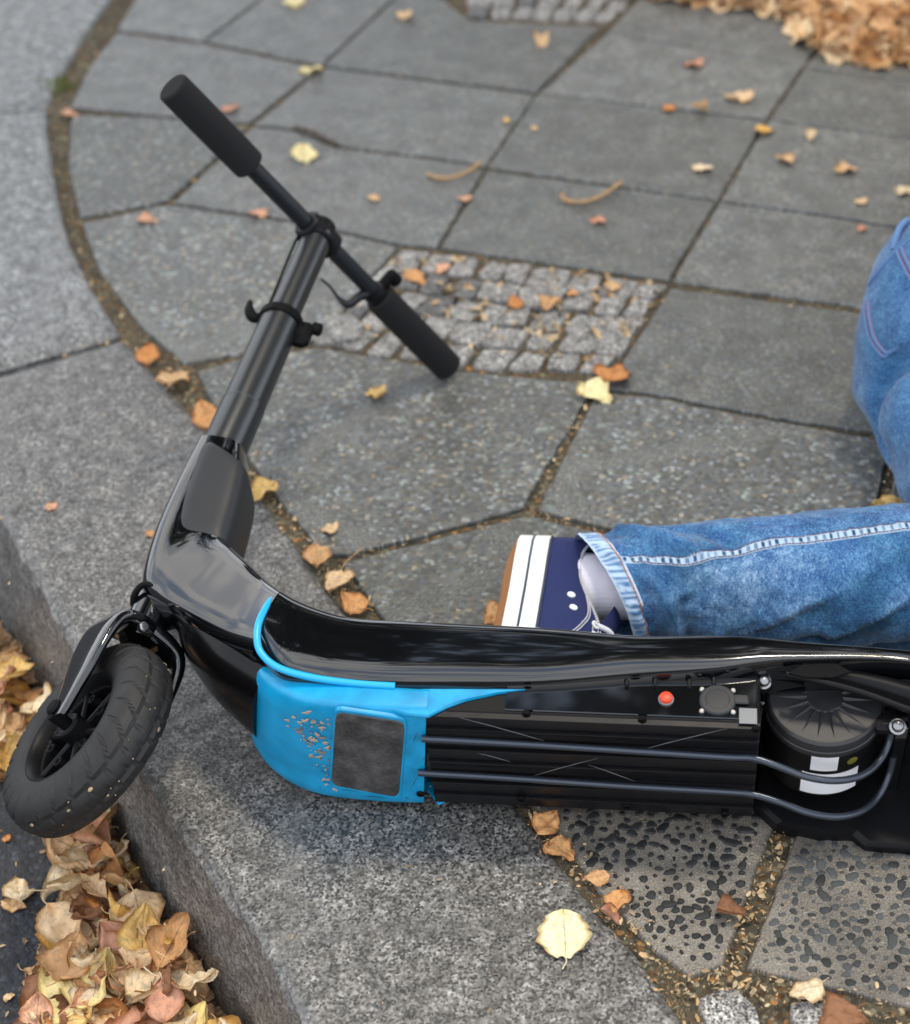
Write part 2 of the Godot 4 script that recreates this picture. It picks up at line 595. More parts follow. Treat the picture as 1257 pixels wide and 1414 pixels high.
# ------------------------------------------------------------------ the ground
func kerb_line() -> PackedVector2Array:
	# inner edge of the kerbstones, from far to near
	var c := Curve2D.new()
	var pts := [Vector2(30, -17), Vector2(3, -5.2), Vector2(0.3, -3.35), Vector2(-0.3, -2.6), Vector2(-0.53, -2.1)]
	pts.append_array([Vector2(-0.6136, -1.653), Vector2(-0.6452, -1.4197), Vector2(-0.655, -1.2365), Vector2(-0.6151, -1.0088), Vector2(-0.5501, -0.733), Vector2(-0.4425, -0.4597), Vector2(-0.312, -0.222), Vector2(-0.2251, -0.0489), Vector2(-0.1266, 0.1653), Vector2(-0.0344, 0.3442), Vector2(0.0595, 0.5058), Vector2(0.0946, 0.5845), Vector2(0.1392, 0.6678), Vector2(0.1737, 0.7491)])
	pts.append_array([Vector2(0.45, 1.27), Vector2(7.9, 14.5)])
	for i in pts.size():
		var t: Vector2 = (pts[mini(i + 1, pts.size() - 1)] - pts[maxi(i - 1, 0)])
		var a: float = pts[i].distance_to(pts[maxi(i - 1, 0)]) * 0.3
		var b: float = pts[i].distance_to(pts[mini(i + 1, pts.size() - 1)]) * 0.3
		c.add_point(pts[i], -t.normalized() * a, t.normalized() * b)
	c.bake_interval = 0.011
	return c.get_baked_points()

func build_ground() -> void:
	var road := MB.new()
	road.quad(Vector3(-80, ROAD_Y, -80), Vector3(80, ROAD_Y, -80), Vector3(80, ROAD_Y, 80), Vector3(-80, ROAD_Y, 80))
	kind(mk(road, "road", tone.asphalt, self, 38.0, Vector3.UP), "structure")
	var line := kerb_line()
	# kerbstones
	var kerb := holder("kerb")
	kind(kerb, "structure")
	var rough := noise(FastNoiseLite.TYPE_SIMPLEX, 60.0, 5, 0, 3)
	var chip := noise(FastNoiseLite.TYPE_SIMPLEX, 22.0, 6, 0, 3)
	var cuts := [Vector2(-0.3, -2.6)]
	cuts.append_array([Vector2(-0.655, -1.2365), Vector2(-0.4425, -0.4597)])
	cuts.append_array([Vector2(0.62, 1.57), Vector2(1.15, 2.5)])
	var at := []
	for q in cuts:
		var best := 0
		for i in line.size():
			if line[i].distance_squared_to(q) < line[best].distance_squared_to(q):
				best = i
		at.append(best)
	var width := 0.29
	for n in at.size() - 1:
		var rows := []
		var lift: float = [0.001, 0.003, 0.0, 0.001][n]
		for i in range(at[n], at[n + 1]):
			var t := (line[mini(i + 2, line.size() - 1)] - line[maxi(i - 2, 0)]).normalized()
			var out := Vector2(-t.y, t.x)
			var from_end := minf(i - at[n], at[n + 1] - 1 - i)
			var drop := 0.006 * exp(-from_end * 0.9)
			var ring := PackedVector3Array()
			var prof := [[0.002, -0.07], [0.001, -0.008], [0.003, -0.003], [0.008, -0.0004]]
			for k in 13:
				prof.append([0.014 + (width - 0.028) * k / 12.0, 0.0])
			for k in 6:
				var a := PI * 0.5 * (k + 1) / 6.0
				prof.append([width - 0.014 + 0.014 * sin(a), -0.014 + 0.014 * cos(a)])
			for k in 8:
				prof.append([width + 0.028 * (k + 1) / 8.0, -0.014 - 0.165 * (k + 1) / 8.0])
			for k in prof.size():
				var q: Vector2 = line[i] + out * prof[k][0]
				var d := rough.get_noise_3d(q.x, prof[k][1], q.y) * 0.0016
				var e := chip.get_noise_3d(q.x, prof[k][1] * 2.0, q.y)
				var arris := exp(-pow((k - 19.0) / 2.6, 2.0))
				var face := 1.0 if k > 20 else 0.0
				var off := out * (face * (d + e * 0.003) - arris * maxf(e, -0.2) * 0.006)
				ring.append(Vector3(q.x + off.x, prof[k][1] + lift + d * (1.0 - face) - arris * maxf(e, 0.0) * 0.006 - (drop if k < 20 else 0.0), q.y + off.y))
			rows.append(ring)
		var mb := MB.new()
		mb.grid(rows)
		for e in [0, rows.size() - 1]:
			var ring: PackedVector3Array = rows[e]
			mb.cap(ring, e == 0)
		mk(mb, "kerbstone", tone.granite_pale if n < 2 else tone.granite, kerb, 50.0, Vector3(-0.5, 1, 0.3))
	# the pavement: a bed of soil with slabs and cobbles laid in it
	var pave := holder("pavement")
	kind(pave, "structure")
	var bed := PackedVector2Array()
	for i in range(0, line.size(), 6):
		bed.append(line[i] if line[i].length() > 2.5 else line[i] + Vector2(-0.008, 0.004))
	bed.append(Vector2(60, 14.5)); bed.append(Vector2(60, -17))
	var idx := Geometry2D.triangulate_polygon(bed)
	var sb := MB.new()
	for i in range(0, idx.size(), 3):
		sb.tri(Vector3(bed[idx[i]].x, -0.0055, bed[idx[i]].y), Vector3(bed[idx[i + 1]].x, -0.0055, bed[idx[i + 1]].y), Vector3(bed[idx[i + 2]].x, -0.0055, bed[idx[i + 2]].y))
	mk(sb, "joint_soil", tone.soil, pave, 38.0, Vector3.UP)
	var slabs := [
		["slab_smooth", [Vector2(-0.5776, -1.5766), Vector2(-0.4048, -1.4915), Vector2(-0.2793, -1.7465), Vector2(-0.411, -1.9261), Vector2(-0.5461, -1.8097)]],
		["slab_smooth", [Vector2(-0.4048, -1.4915), Vector2(-0.1866, -1.3506), Vector2(-0.0117, -1.748), Vector2(-0.2793, -1.7465)]],
		["slab_smooth", [Vector2(-0.1866, -1.3506), Vector2(0.1826, -1.1796), Vector2(0.3205, -1.4492), Vector2(0.084, -1.5174), Vector2(-0.0117, -1.748)]],
		["slab_smooth", [Vector2(0.1826, -1.1796), Vector2(0.547, -1.0215), Vector2(0.6431, -1.2193), Vector2(0.3256, -1.4215)]],
		["slab_smooth", [Vector2(0.3256, -1.4215), Vector2(0.6431, -1.2193), Vector2(0.7628, -1.4507), Vector2(0.4431, -1.6647)]],
		["slab_smooth", [Vector2(0.547, -1.0215), Vector2(0.8819, -0.863), Vector2(0.9922, -1.0496), Vector2(0.6431, -1.2193)]],
		["slab_smooth", [Vector2(0.6431, -1.2193), Vector2(0.9922, -1.0496), Vector2(1.1191, -1.2717), Vector2(0.7628, -1.4507)]],
		["slab_smooth", [Vector2(-0.6074, -1.4204), Vector2(-0.576, -1.5625), Vector2(-0.404, -1.4814), Vector2(-0.1889, -1.3414), Vector2(-0.3034, -1.1286), Vector2(-0.4537, -1.1785), Vector2(-0.6214, -1.2375)]],
		["slab_coarse", [Vector2(-0.615, -1.2073), Vector2(-0.4532, -1.1727), Vector2(-0.305, -1.1119), Vector2(-0.4143, -0.8656), Vector2(-0.4361, -0.8563), Vector2(-0.5528, -0.8235), Vector2(-0.5947, -1.006)]],
		["slab_coarse", [Vector2(-0.5462, -0.8061), Vector2(-0.4352, -0.8465), Vector2(-0.4107, -0.8505), Vector2(-0.2297, -0.7723), Vector2(-0.0566, -0.6728), Vector2(-0.1721, -0.4186), Vector2(-0.2701, -0.3962), Vector2(-0.3554, -0.3783), Vector2(-0.4251, -0.4867), Vector2(-0.5021, -0.6499)]],
		["slab_smooth", [Vector2(-0.3007, -1.1225), Vector2(-0.1864, -1.3442), Vector2(0.1822, -1.1738), Vector2(0.0818, -0.9114), Vector2(0.0474, -0.9392), Vector2(-0.1525, -1.0221), Vector2(-0.2295, -1.0985)]],
		["slab_smooth", [Vector2(0.0818, -0.9114), Vector2(0.1826, -1.1796), Vector2(0.547, -1.0215), Vector2(0.4272, -0.7523)]],
		["slab_smooth", [Vector2(0.4272, -0.7523), Vector2(0.547, -1.0215), Vector2(0.8819, -0.863), Vector2(0.7467, -0.5973), Vector2(0.5951, -0.677)]],
		["slab_smooth", [Vector2(-0.4112, -0.8554), Vector2(-0.3004, -1.1169), Vector2(-0.2293, -1.0929), Vector2(-0.1524, -1.0167), Vector2(0.0472, -0.9341), Vector2(0.0816, -0.9064), Vector2(-0.0013, -0.6592), Vector2(-0.0544, -0.6748), Vector2(-0.2298, -0.777)]],
		["slab_smooth", [Vector2(0.0816, -0.9064), Vector2(0.4272, -0.7523), Vector2(0.3226, -0.5211), Vector2(-0.0013, -0.6592)]],
		["slab_smooth", [Vector2(0.3226, -0.5211), Vector2(0.4272, -0.7523), Vector2(0.5951, -0.677), Vector2(0.7467, -0.5973), Vector2(0.6395, -0.3668), Vector2(0.5631, -0.4219), Vector2(0.4328, -0.4752)]],
		["slab_coarse", [Vector2(-0.3383, -0.36), Vector2(-0.2697, -0.3888), Vector2(-0.1717, -0.4035), Vector2(0.0225, -0.3208), Vector2(0.1725, -0.2772), Vector2(0.2172, -0.2968), Vector2(0.1768, -0.2218), Vector2(0.0832, -0.0056), Vector2(-0.0258, 0.0331), Vector2(-0.1276, 0.0643), Vector2(-0.1562, 0.0615), Vector2(-0.2121, -0.0505), Vector2(-0.2916, -0.2231)]],
		["slab_smooth", [Vector2(0.3205, -0.505), Vector2(0.4306, -0.4615), Vector2(0.5604, -0.4087), Vector2(0.636, -0.3522), Vector2(0.5466, -0.1079), Vector2(0.4214, -0.1585), Vector2(0.2533, -0.2388), Vector2(0.197, -0.2571), Vector2(0.2323, -0.322)]],
		["slab_coarse", [Vector2(0.1906, -0.2492), Vector2(0.2529, -0.2354), Vector2(0.4208, -0.1553), Vector2(0.5435, -0.102), Vector2(0.5008, 0.0185), Vector2(0.4581, 0.1382), Vector2(0.2173, 0.0644), Vector2(0.094, -0.0002)]],
		["slab_coarse", [Vector2(0.5522, -0.101), Vector2(0.6738, -0.0342), Vector2(0.5986, 0.1779), Vector2(0.4663, 0.1416), Vector2(0.51, 0.0195)]],
		["slab_coarse", [Vector2(-0.1392, 0.074), Vector2(-0.026, 0.04), Vector2(0.0826, 0.003), Vector2(0.2167, 0.0699), Vector2(0.4543, 0.1443), Vector2(0.3551, 0.3874), Vector2(-0.0252, 0.3395), Vector2(-0.1172, 0.1161)]],
		["slab_warm", [Vector2(-0.0179, 0.3478), Vector2(0.3521, 0.3957), Vector2(0.2922, 0.5176), Vector2(0.2164, 0.6877), Vector2(0.1816, 0.7012), Vector2(0.1491, 0.6619), Vector2(0.1106, 0.5946), Vector2(0.0735, 0.507)]],
		["slab_warm", [Vector2(0.3709, 0.3974), Vector2(0.566, 0.4314), Vector2(0.4748, 0.7909), Vector2(0.3663, 0.7481), Vector2(0.2297, 0.6936), Vector2(0.3115, 0.5192)]],
		["slab_warm", [Vector2(0.4623, 0.149), Vector2(0.5969, 0.1841), Vector2(0.5669, 0.4231), Vector2(0.3711, 0.3888), Vector2(0.4133, 0.2711)]]]
	var done := []
	for n in slabs.size():
		slab(pave, slabs[n][1], slabs[n][0], n)
		done.append(PackedVector2Array(slabs[n][1]))
	# slabs that go on beyond the picture, in the same bond
	var e1 := Vector2(0.917, 0.399)
	var e2 := Vector2(-0.399, 0.917)
	var home: Vector2 = [Vector2(0.547, -1.0215)][0]
	var pv := PackedVector2Array(bed)
	var seen := PackedVector2Array([Vector2(-0.866, -1.8432), Vector2(0.9295, -1.5473), Vector2(0.3715, 0.7788), Vector2(-0.4392, 0.7189)])
	for i in range(-5, 9):
		for j in range(-7, 11):
			var c := home + e1 * (0.40 * i) + e2 * (0.285 * j)
			var quad := [c, c + e1 * 0.40, c + e1 * 0.40 + e2 * 0.285, c + e2 * 0.285]
			var pieces := Geometry2D.intersect_polygons(PackedVector2Array(quad), pv)
			for d in done + [seen]:
				var left_over := []
				for p in pieces:
					left_over.append_array(Geometry2D.clip_polygons(p, d))
				pieces.assign(left_over)
			for p in pieces:
				var area := 0.0
				for n in p.size():
					area += p[n].cross(p[(n + 1) % p.size()]) * 0.5
				if absf(area) > 0.006 and not Geometry2D.is_polygon_clockwise(p):
					slab(pave, Array(p), "slab_smooth" if j < 2 else "slab_coarse", i * 31 + j)
	# cobbles: the patch by the handlebar and the one at the far edge
	cobbles(pave, [Vector2(-0.0556, -0.6661), Vector2(0.138, -0.5898), Vector2(0.0227, -0.3261), Vector2(-0.1798, -0.412)], 5, 5)
	cobbles(pave, [Vector2(0.14, -0.5896), Vector2(0.3198, -0.5153), Vector2(0.2095, -0.2871), Vector2(0.0246, -0.3241)], 4, 5)
	cobbles(pave, [Vector2(0.1016, -1.7599), Vector2(0.4363, -1.6659), Vector2(0.3355, -1.4672), Vector2(0.0712, -1.5298)], 7, 4)
	for q in [[Vector2(0.1811, 0.7186), Vector2(0.2181, 0.7055), Vector2(0.239, 0.7339), Vector2(0.2384, 0.7809), Vector2(0.1914, 0.7775)], [Vector2(0.2621, 0.7279), Vector2(0.2915, 0.7301), Vector2(0.3247, 0.7465), Vector2(0.3252, 0.7873), Vector2(0.2555, 0.7822)], [Vector2(0.3439, 0.7587), Vector2(0.404, 0.7798), Vector2(0.3942, 0.8178), Vector2(0.3363, 0.8064)]]:
		cobble(pave, q)
	cobble(pave, [Vector2(-0.1683, -0.4296), Vector2(-0.1551, -0.4744), Vector2(-0.1289, -0.4791), Vector2(-0.1066, -0.4453), Vector2(-0.1125, -0.4041), Vector2(-0.146, -0.3968)], 0.010, true)
	# black basalt chips standing out of the two near slabs
	for n in [21, 22]:
		var poly: PackedVector2Array = done[n]
		var xf := []
		var cols := []
		var spots := PackedVector2Array()
		var lo := poly[0]
		var hi := poly[0]
		for p in poly:
			lo = lo.min(p)
			hi = hi.max(p)
		var inner := Geometry2D.offset_polygon(poly, -0.012)[0]
		for tries in 9000:
			if spots.size() > (620 if n == 21 else 760):
				break
			var q := Vector2(rng.randf_range(lo.x, hi.x), rng.randf_range(lo.y, hi.y))
			if not Geometry2D.is_point_in_polygon(q, inner):
				continue
			var free := true
			for s in spots:
				if s.distance_squared_to(q) < 0.000072:
					free = false
					break
			if not free:
				continue
			spots.append(q)
			var s := 0.0014 + 0.0036 * pow(rng.randf(), 1.2)
			var b := Basis(Vector3.UP, rng.randf() * TAU).scaled(Vector3(1, 1, 1))
			b = b * Basis.from_scale(Vector3(s * rng.randf_range(0.95, 1.9), 0.0014, s))
			xf.append(Transform3D(b, Vector3(q.x, -0.0001, q.y)))
			var g := rng.randf_range(0.010, 0.026) if n == 21 else rng.randf_range(0.018, 0.085)
			cols.append(Color(g * 0.95, g * 1.02, g * 1.03))
		var pebble := MB.new()
		var rows := []
		for k in 4:
			var ring := PackedVector3Array()
			for a in 12:
				var r: float = [1.0, 0.94, 0.70, 0.2][k] * (1.0 + 0.10 * sin(a * 1.7 + 0.4) + 0.07 * cos(a * 3.1))
				ring.append(Vector3(cos(a * TAU / 12) * r, [-0.4, 0.4, 0.92, 1.05][k], sin(a * TAU / 12) * r))
			rows.append(ring)
		pebble.loft(rows)
		kind(many(bake(pebble), tone.pebble, xf, cols, "basalt_chips", pave), "stuff")

func many(mesh: Mesh, m: Material, xf: Array, cols: Array, called: String, parent: Node = self) -> MultiMeshInstance3D:
	var mm := MultiMesh.new()
	mm.transform_format = MultiMesh.TRANSFORM_3D
	mm.use_colors = true
	mm.mesh = mesh
	mm.instance_count = xf.size()
	for i in xf.size():
		mm.set_instance_transform(i, xf[i])
		mm.set_instance_color(i, cols[i])
	var o := MultiMeshInstance3D.new()
	o.multimesh = mm
	o.material_override = m
	o.name = numbered(called, parent)
	parent.add_child(o, true)
	return o

func slab(parent: Node, pts: Array, look: String, sd: int) -> void:
	var r := RandomNumberGenerator.new()
	r.seed = 900 + sd
	var shape := Geometry2D.offset_polygon(PackedVector2Array(pts), -0.0026)
	if shape.is_empty():
		return
	var poly: PackedVector2Array = shape[0]
	var wob := noise(FastNoiseLite.TYPE_SIMPLEX, 30.0, sd + 40, 0, 3)
	var edge := PackedVector2Array()
	for i in poly.size():
		var a := poly[i]
		var b := poly[(i + 1) % poly.size()]
		var steps := maxi(1, int(a.distance_to(b) / 0.012))
		var nrm := (b - a).orthogonal().normalized()
		for s in steps:
			var q := a.lerp(b, s / float(steps))
			var soft := 0.0 if s > 0 else 0.4
			edge.append(q + nrm * wob.get_noise_2d(q.x, q.y) * 0.0018 * (1.0 - soft))
	var clean := Geometry2D.offset_polygon(edge, 0.0)
	if clean.size():
		edge = clean[0]
	var c := Vector2.ZERO
	for q in edge:
		c += q
	c /= edge.size()
	var tilt := Vector2(r.randf_range(-0.004, 0.004), r.randf_range(-0.004, 0.004))
	var h := r.randf_range(-0.0008, 0.0006)
	var top_in := Geometry2D.offset_polygon(edge, -0.0025)
	if top_in.is_empty():
		return
	var inner: PackedVector2Array = top_in[0]
	var ang := r.randf() * TAU
	var shift := Vector2(r.randf(), r.randf())
	var scale := 1.0 / (0.42 if look != "slab_warm" else 0.36)
	var mb := MB.new()
	var idx := Geometry2D.triangulate_polygon(inner)
	var hgt := func(q: Vector2) -> float: return h + (q - c).dot(tilt)
	for i in range(0, idx.size(), 3):
		var p := [inner[idx[i]], inner[idx[i + 1]], inner[idx[i + 2]]]
		mb.tri(Vector3(p[0].x, hgt.call(p[0]), p[0].y), Vector3(p[1].x, hgt.call(p[1]), p[1].y), Vector3(p[2].x, hgt.call(p[2]), p[2].y),
			p[0].rotated(ang) * scale + shift, p[1].rotated(ang) * scale + shift, p[2].rotated(ang) * scale + shift)
	# rounded rim: walk the outer edge and take the nearest inner point
	for i in edge.size():
		var a := edge[i]
		var b := edge[(i + 1) % edge.size()]
		var ia := nearest(inner, a)
		var ib := nearest(inner, b)
		var A := Vector3(ia.x, hgt.call(ia), ia.y)
		var B := Vector3(ib.x, hgt.call(ib), ib.y)
		var Ao := Vector3(a.x, hgt.call(a) - 0.0022, a.y)
		var Bo := Vector3(b.x, hgt.call(b) - 0.0022, b.y)
		var ua := a.rotated(ang) * scale + shift
		var ub := b.rotated(ang) * scale + shift
		mb.tri(A, B, Bo, ua, ub, ub); mb.tri(A, Bo, Ao, ua, ub, ua)
		var Ad := Ao - Vector3(0, 0.03, 0)
		var Bd := Bo - Vector3(0, 0.03, 0)
		mb.tri(Ao, Bo, Bd, ua, ub, ub); mb.tri(Ao, Bd, Ad, ua, ub, ua)
	mk(mb, "paving_slab", tone["%s_%d" % [look, absi(sd) % 3]], parent, 60.0, Vector3.UP)

func nearest(poly: PackedVector2Array, q: Vector2) -> Vector2:
	var best := poly[0]
	var d := 1e9
	for i in poly.size():
		var p := Geometry2D.get_closest_point_to_segment(q, poly[i], poly[(i + 1) % poly.size()])
		var e := p.distance_squared_to(q)
		if e < d:
			d = e
			best = p
	return best

func cobbles(parent: Node, quad: Array, nx: int, nz: int) -> void:
	for j in nz:
		var shift := rng.randf_range(-0.35, 0.35)
		for i in nx:
			if rng.randf() < 0.03:
				continue
			var c := []
			for k in [[0, 0], [1, 0], [1, 1], [0, 1]]:
				var u := clampf((i + k[0] + shift * (0.0 if (i + k[0] == 0 or i + k[0] == nx) else 1.0)) / float(nx), 0, 1)
				var w := clampf((j + k[1]) / float(nz), 0, 1)
				var q: Vector2 = (quad[0] as Vector2).lerp(quad[1], u).lerp((quad[3] as Vector2).lerp(quad[2], u), w)
				c.append(q + Vector2(rng.randf_range(-0.007, 0.007), rng.randf_range(-0.005, 0.005)))
			cobble(parent, c)

func cobble(parent: Node, corners: Array, high := 0.0, pale := false) -> void:
	var o := Geometry2D.offset_polygon(PackedVector2Array(corners), -rng.randf_range(0.0012, 0.0034))
	if o.is_empty():
		return
	var p: PackedVector2Array = o[0]
	var c := Vector2.ZERO
	for q in p:
		c += q
	c /= p.size()
	var ring2 := PackedVector2Array()
	for i in p.size():
		for s in 4:
			var q := p[i].lerp(p[(i + 1) % p.size()], s / 4.0)
			var corner := 1.0 if s == 0 else 0.0
			ring2.append(c + (q - c) * (1.0 - 0.08 * corner + rng.randf_range(-0.035, 0.03)))
	var top := rng.randf_range(-0.001, 0.0025) + high
	var tl := Vector2(rng.randf_range(-0.06, 0.06), rng.randf_range(-0.06, 0.06))
	var rows := []
	for lv in [[1.0, -0.03], [1.0, -0.0045], [0.965, -0.0014], [0.90, -0.0002], [0.6, 0.0003], [0.25, 0.0005]]:
		var ring := PackedVector3Array()
		for q in ring2:
			var d: Vector2 = (q - c) * lv[0]
			ring.append(Vector3(c.x + d.x, top + lv[1] + d.dot(tl) + rng.randf_range(-0.0006, 0.0006), c.y + d.y))
		rows.append(ring)
	var mb := MB.new()
	mb.loft(rows)
	mk(mb, "cobble", tone.cobble if pale or rng.randf() < 0.9 else tone.cobble_dark, parent, 60.0)

# ------------------------------------------------------------------ the scooter
func build_scooter() -> void:
	var s := holder("electric_scooter")
	tag(s, "black and bright blue electric kick scooter lying on its side across the kerb", "scooter")
	s.transform = Transform3D(Basis(Vector3(0.9893, 0, 0.1457), Vector3(-0.0294, 0.9794, 0.2), Vector3(-0.1427, -0.2021, 0.9689)), Vector3(-0.0375, 0.012, 0.4803))
	var U := Vector3(0.5176, -0.8543, -0.0477)
	var T := Vector3(-0.217, 0.0765, -0.7573)
	var F := Vector3(0.1424, 0, -0.9898)
	var mb: MB
	# deck body, its glossy flank looks up
	mb = MB.new()
	ribs(mb, [[0.62, -0.066, 0.62, -0.048, 0.066, 4.0], [0.50, -0.078, 0.50, -0.060, 0.078, 8.0], [0.42, -0.082, 0.42, -0.068, 0.082, 8.0], [0.34, -0.086, 0.34, -0.064, 0.083, 8.0], [0.305, -0.090, 0.305, -0.059, 0.0835, 7.0], [0.265, -0.092, 0.265, -0.051, 0.0835, 6.0], [0.195, -0.093, 0.195, -0.042, 0.0835, 4.2],
		[0.11, -0.097, 0.11, -0.032, 0.083, 5.4], [0.03, -0.099, 0.03, -0.028, 0.083, 5.4], [-0.026, -0.100, -0.026, -0.026, 0.083, 5.4], [-0.075, -0.102, -0.068, -0.027, 0.0825, 5.4], [-0.108, -0.111, -0.104, -0.031, 0.082, 5.4],
		[-0.134, -0.123, -0.138, -0.042, 0.081, 5.4], [-0.149, -0.133, -0.165, -0.074, 0.079, 5.4]], 64, 7, true, VC, 1.13)
	mk(mb, "deck_body", tone.gloss, s, 50)
	# standing surface on the far side
	mb = MB.new()
	mb.box(Vector3(0.20, VC, -0.096), Vector3(0.46, 0.13, 0.006), 0.003)
	mk(mb, "grip_mat", tone.foam, s)
	# neck and head shell
	mb = MB.new()
	ribs(mb, [[-0.1505, -0.1345, -0.1690, -0.0690, 0.0775, 5.6], [-0.172, -0.158, -0.195, -0.088, 0.066, 5.6], [-0.197, -0.187, -0.228, -0.113, 0.056, 5.6], [-0.220, -0.213, -0.259, -0.138, 0.047, 5.6], [-0.236, -0.238, -0.291, -0.163, 0.041, 3.8], [-0.243, -0.264, -0.310, -0.190, 0.037, 3.4],
		[-0.242, -0.300, -0.312, -0.250, 0.0355, 3.2], [-0.241, -0.335, -0.305, -0.310, 0.034, 3.2], [-0.242, -0.362, -0.298, -0.355, 0.032, 3.2], [-0.244, -0.380, -0.293, -0.388, 0.029, 3.2]], 60, 7, true, VC, 1.13)
	mk(mb, "neck_shell", tone.gloss, s, 50)
	# black plate under the neck
	mb = MB.new()
	ribs(mb, [[-0.125, -0.118, -0.1750, -0.036, 0.064, 2.6, 0.12], [-0.131, -0.124, -0.1830, -0.043, 0.062, 2.6, 0.12], [-0.166, -0.160, -0.2215, -0.074, 0.056, 2.6, 0.1], [-0.202, -0.198, -0.2560, -0.114, 0.048, 2.6, 0.06], [-0.226, -0.215, -0.276, -0.146, 0.040, 2.6, 0.0]], 48, 6)
	mk(mb, "neck_underplate", tone.underplate, s, 40)
	# dark lip along the shell's lower edge, round the foot of the head tube
	mb = MB.new()
	var lip := smooth_path([Vector3(-0.3193, 0.08, -0.161), Vector3(-0.3189, 0.095, -0.1698), Vector3(-0.3077, 0.106, -0.1774), Vector3(-0.2871, 0.112, -0.1677), Vector3(-0.2545, 0.116, -0.1426), Vector3(-0.2171, 0.122, -0.1131), Vector3(-0.1822, 0.132, -0.0803), Vector3(-0.1651, 0.14, -0.0621)], 6)
	var lip_r := []
	for k in lip.size():
		lip_r.append(lerpf(0.0036, 0.0026, k / float(lip.size() - 1)))
	mb.tube(lip, lip_r, 12)
	mk(mb, "shell_lip", tone.matte, s, 50)
	# matt cover on the lower stem
	mb = MB.new()
	ribs(mb, [[-0.233, -0.222, -0.276, -0.236, 0.0325, 4.0], [-0.232, -0.234, -0.287, -0.250, 0.0385, 4.4], [-0.230, -0.270, -0.290, -0.285, 0.0390, 4.4], [-0.229, -0.310, -0.286, -0.330, 0.0390, 4.4], [-0.230, -0.335, -0.283, -0.365, 0.038, 4.4], [-0.233, -0.342, -0.280, -0.376, 0.0345, 4.0]], 60, 6, true, VC, 1.1)
	mk(mb, "stem_cover", tone.cover, s, 50)
	# stem: outer tube, ring, inner tube
	var P := func(t: float) -> Vector3: return T - F * t
	mb = MB.new()
	mb.lathe([Vector2(0.0255, 0), Vector2(0.0255, 0.08), Vector2(0.0245, 0.085), Vector2(0.0238, 0.226), Vector2(0.0232, 0.228)], P.call(0.385), F, 40)
	mk(mb, "stem_outer_tube", tone.stem, s)
	mb = MB.new()
	torus(mb, P.call(0.301), F, 0.0245, 0.0009, 40, 6)
	mk(mb, "seam_ring", tone.stem, s)
	mb = MB.new()
	cyl(mb, P.call(0.17), P.call(0.0), 0.0188, 0.001, 36)
	mk(mb, "stem_inner_tube", tone.stem, s)
	# clamp with its lever and bolt
	mb = MB.new()
	mb.lathe([Vector2(0.024, 0), Vector2(0.0262, 0.001), Vector2(0.0268, 0.006), Vector2(0.0262, 0.012), Vector2(0.019, 0.013)], P.call(0.163), F, 36)
	var side := U.cross(F).normalized()
	var cl := mk(mb, "seat_clamp", tone.matte, s)
	cl.name = "stem_clamp"
	mb = MB.new()
	var cp: Vector3 = P.call(0.156)
	var across := Vector3(0.97, -0.14, 0.14).normalized()
	mb.box(cp + across * 0.030 + F * -0.014, Vector3(0.022, 0.020, 0.036), 0.006, Basis(across, across.cross(F).normalized(), F))
	mb.lathe([Vector2(0.006, 0), Vector2(0.008, 0.002), Vector2(0.008, 0.010), Vector2(0.006, 0.012)], cp + across * 0.038, across, 14)
	mk(mb, "clamp_bolt", tone.matte, cl)
	mb = MB.new()
	var lev := smooth_path([cp - across * 0.024, cp - across * 0.030 + F * -0.004, cp - across * 0.037 + F * 0.000, cp - across * 0.042 + F * 0.011, cp - across * 0.044 + F * 0.021], 5)
	mb.tube(lev, [0.005, 0.0055, 0.006, 0.0062, 0.0064, 0.0066, 0.0068, 0.007, 0.007, 0.007, 0.0068, 0.0066, 0.0064, 0.006, 0.0056, 0.005, 0.0044, 0.004, 0.0034, 0.003, 0.0024], 10)
	mk(mb, "clamp_lever", tone.matte, cl)
	# T joint, bar and grips
	mb = MB.new()
	cyl(mb, T - U * 0.026, T + U * 0.026, 0.0185, 0.003, 32)
	cyl(mb, T + F * 0.004, T + F * 0.022, 0.017, 0.004, 24)
	torus(mb, P.call(0.012), F, 0.0195, 0.0035, 30, 8)
	mk(mb, "bar_joint", tone.plastic, s)
	mb = MB.new()
	cyl(mb, T - U * 0.255, T + U * 0.262, 0.0108, 0.001, 28)
	mk(mb, "handlebar", tone.bar, s)
	for g in [[-0.268, -0.130, 1.0], [0.122, 0.276, -1.0]]:
		mb = MB.new()
		var h: float = g[1] - g[0]
		var pr := [Vector2(0, 0)]
		for k in 6:
			pr.append(Vector2(0.0165 + 0.0036 * sin(k * PI / 10), 0.004 * (1 - cos(k * PI / 10))))
		for k in 6:
			pr.append(Vector2(0.0203, 0.006 + (h - 0.012) * (k + 1) / 7.0))
		for k in 6:
			pr.append(Vector2(0.0165 + 0.0036 * cos(k * PI / 10), h - 0.004 * (1 - sin(k * PI / 10))))
		pr.append(Vector2(0, h))
		mb.lathe(pr, T + U * g[0], U, 32, false)
		mk(mb, "grip", tone.foam, s)
	# lever bracket beside the lower grip
	var br := holder("brake_lever", s)
	var b0 := T + U * 0.108
	mb = MB.new()
	mb.lathe([Vector2(0.0108, 0), Vector2(0.0150, 0.0008), Vector2(0.0158, 0.006), Vector2(0.0150, 0.014), Vector2(0.0108, 0.015)], b0, U, 28)
	mk(mb, "bracket", tone.plastic, br)
	var back := (Vector3(0.55, 0.55, -0.6) - U * U.dot(Vector3(0.55, 0.55, -0.6))).normalized()
	mb = MB.new()
	cyl(mb, b0 + back * 0.012 + U * 0.007, b0 + back * 0.034 + U * 0.007, 0.0075, 0.002, 16)
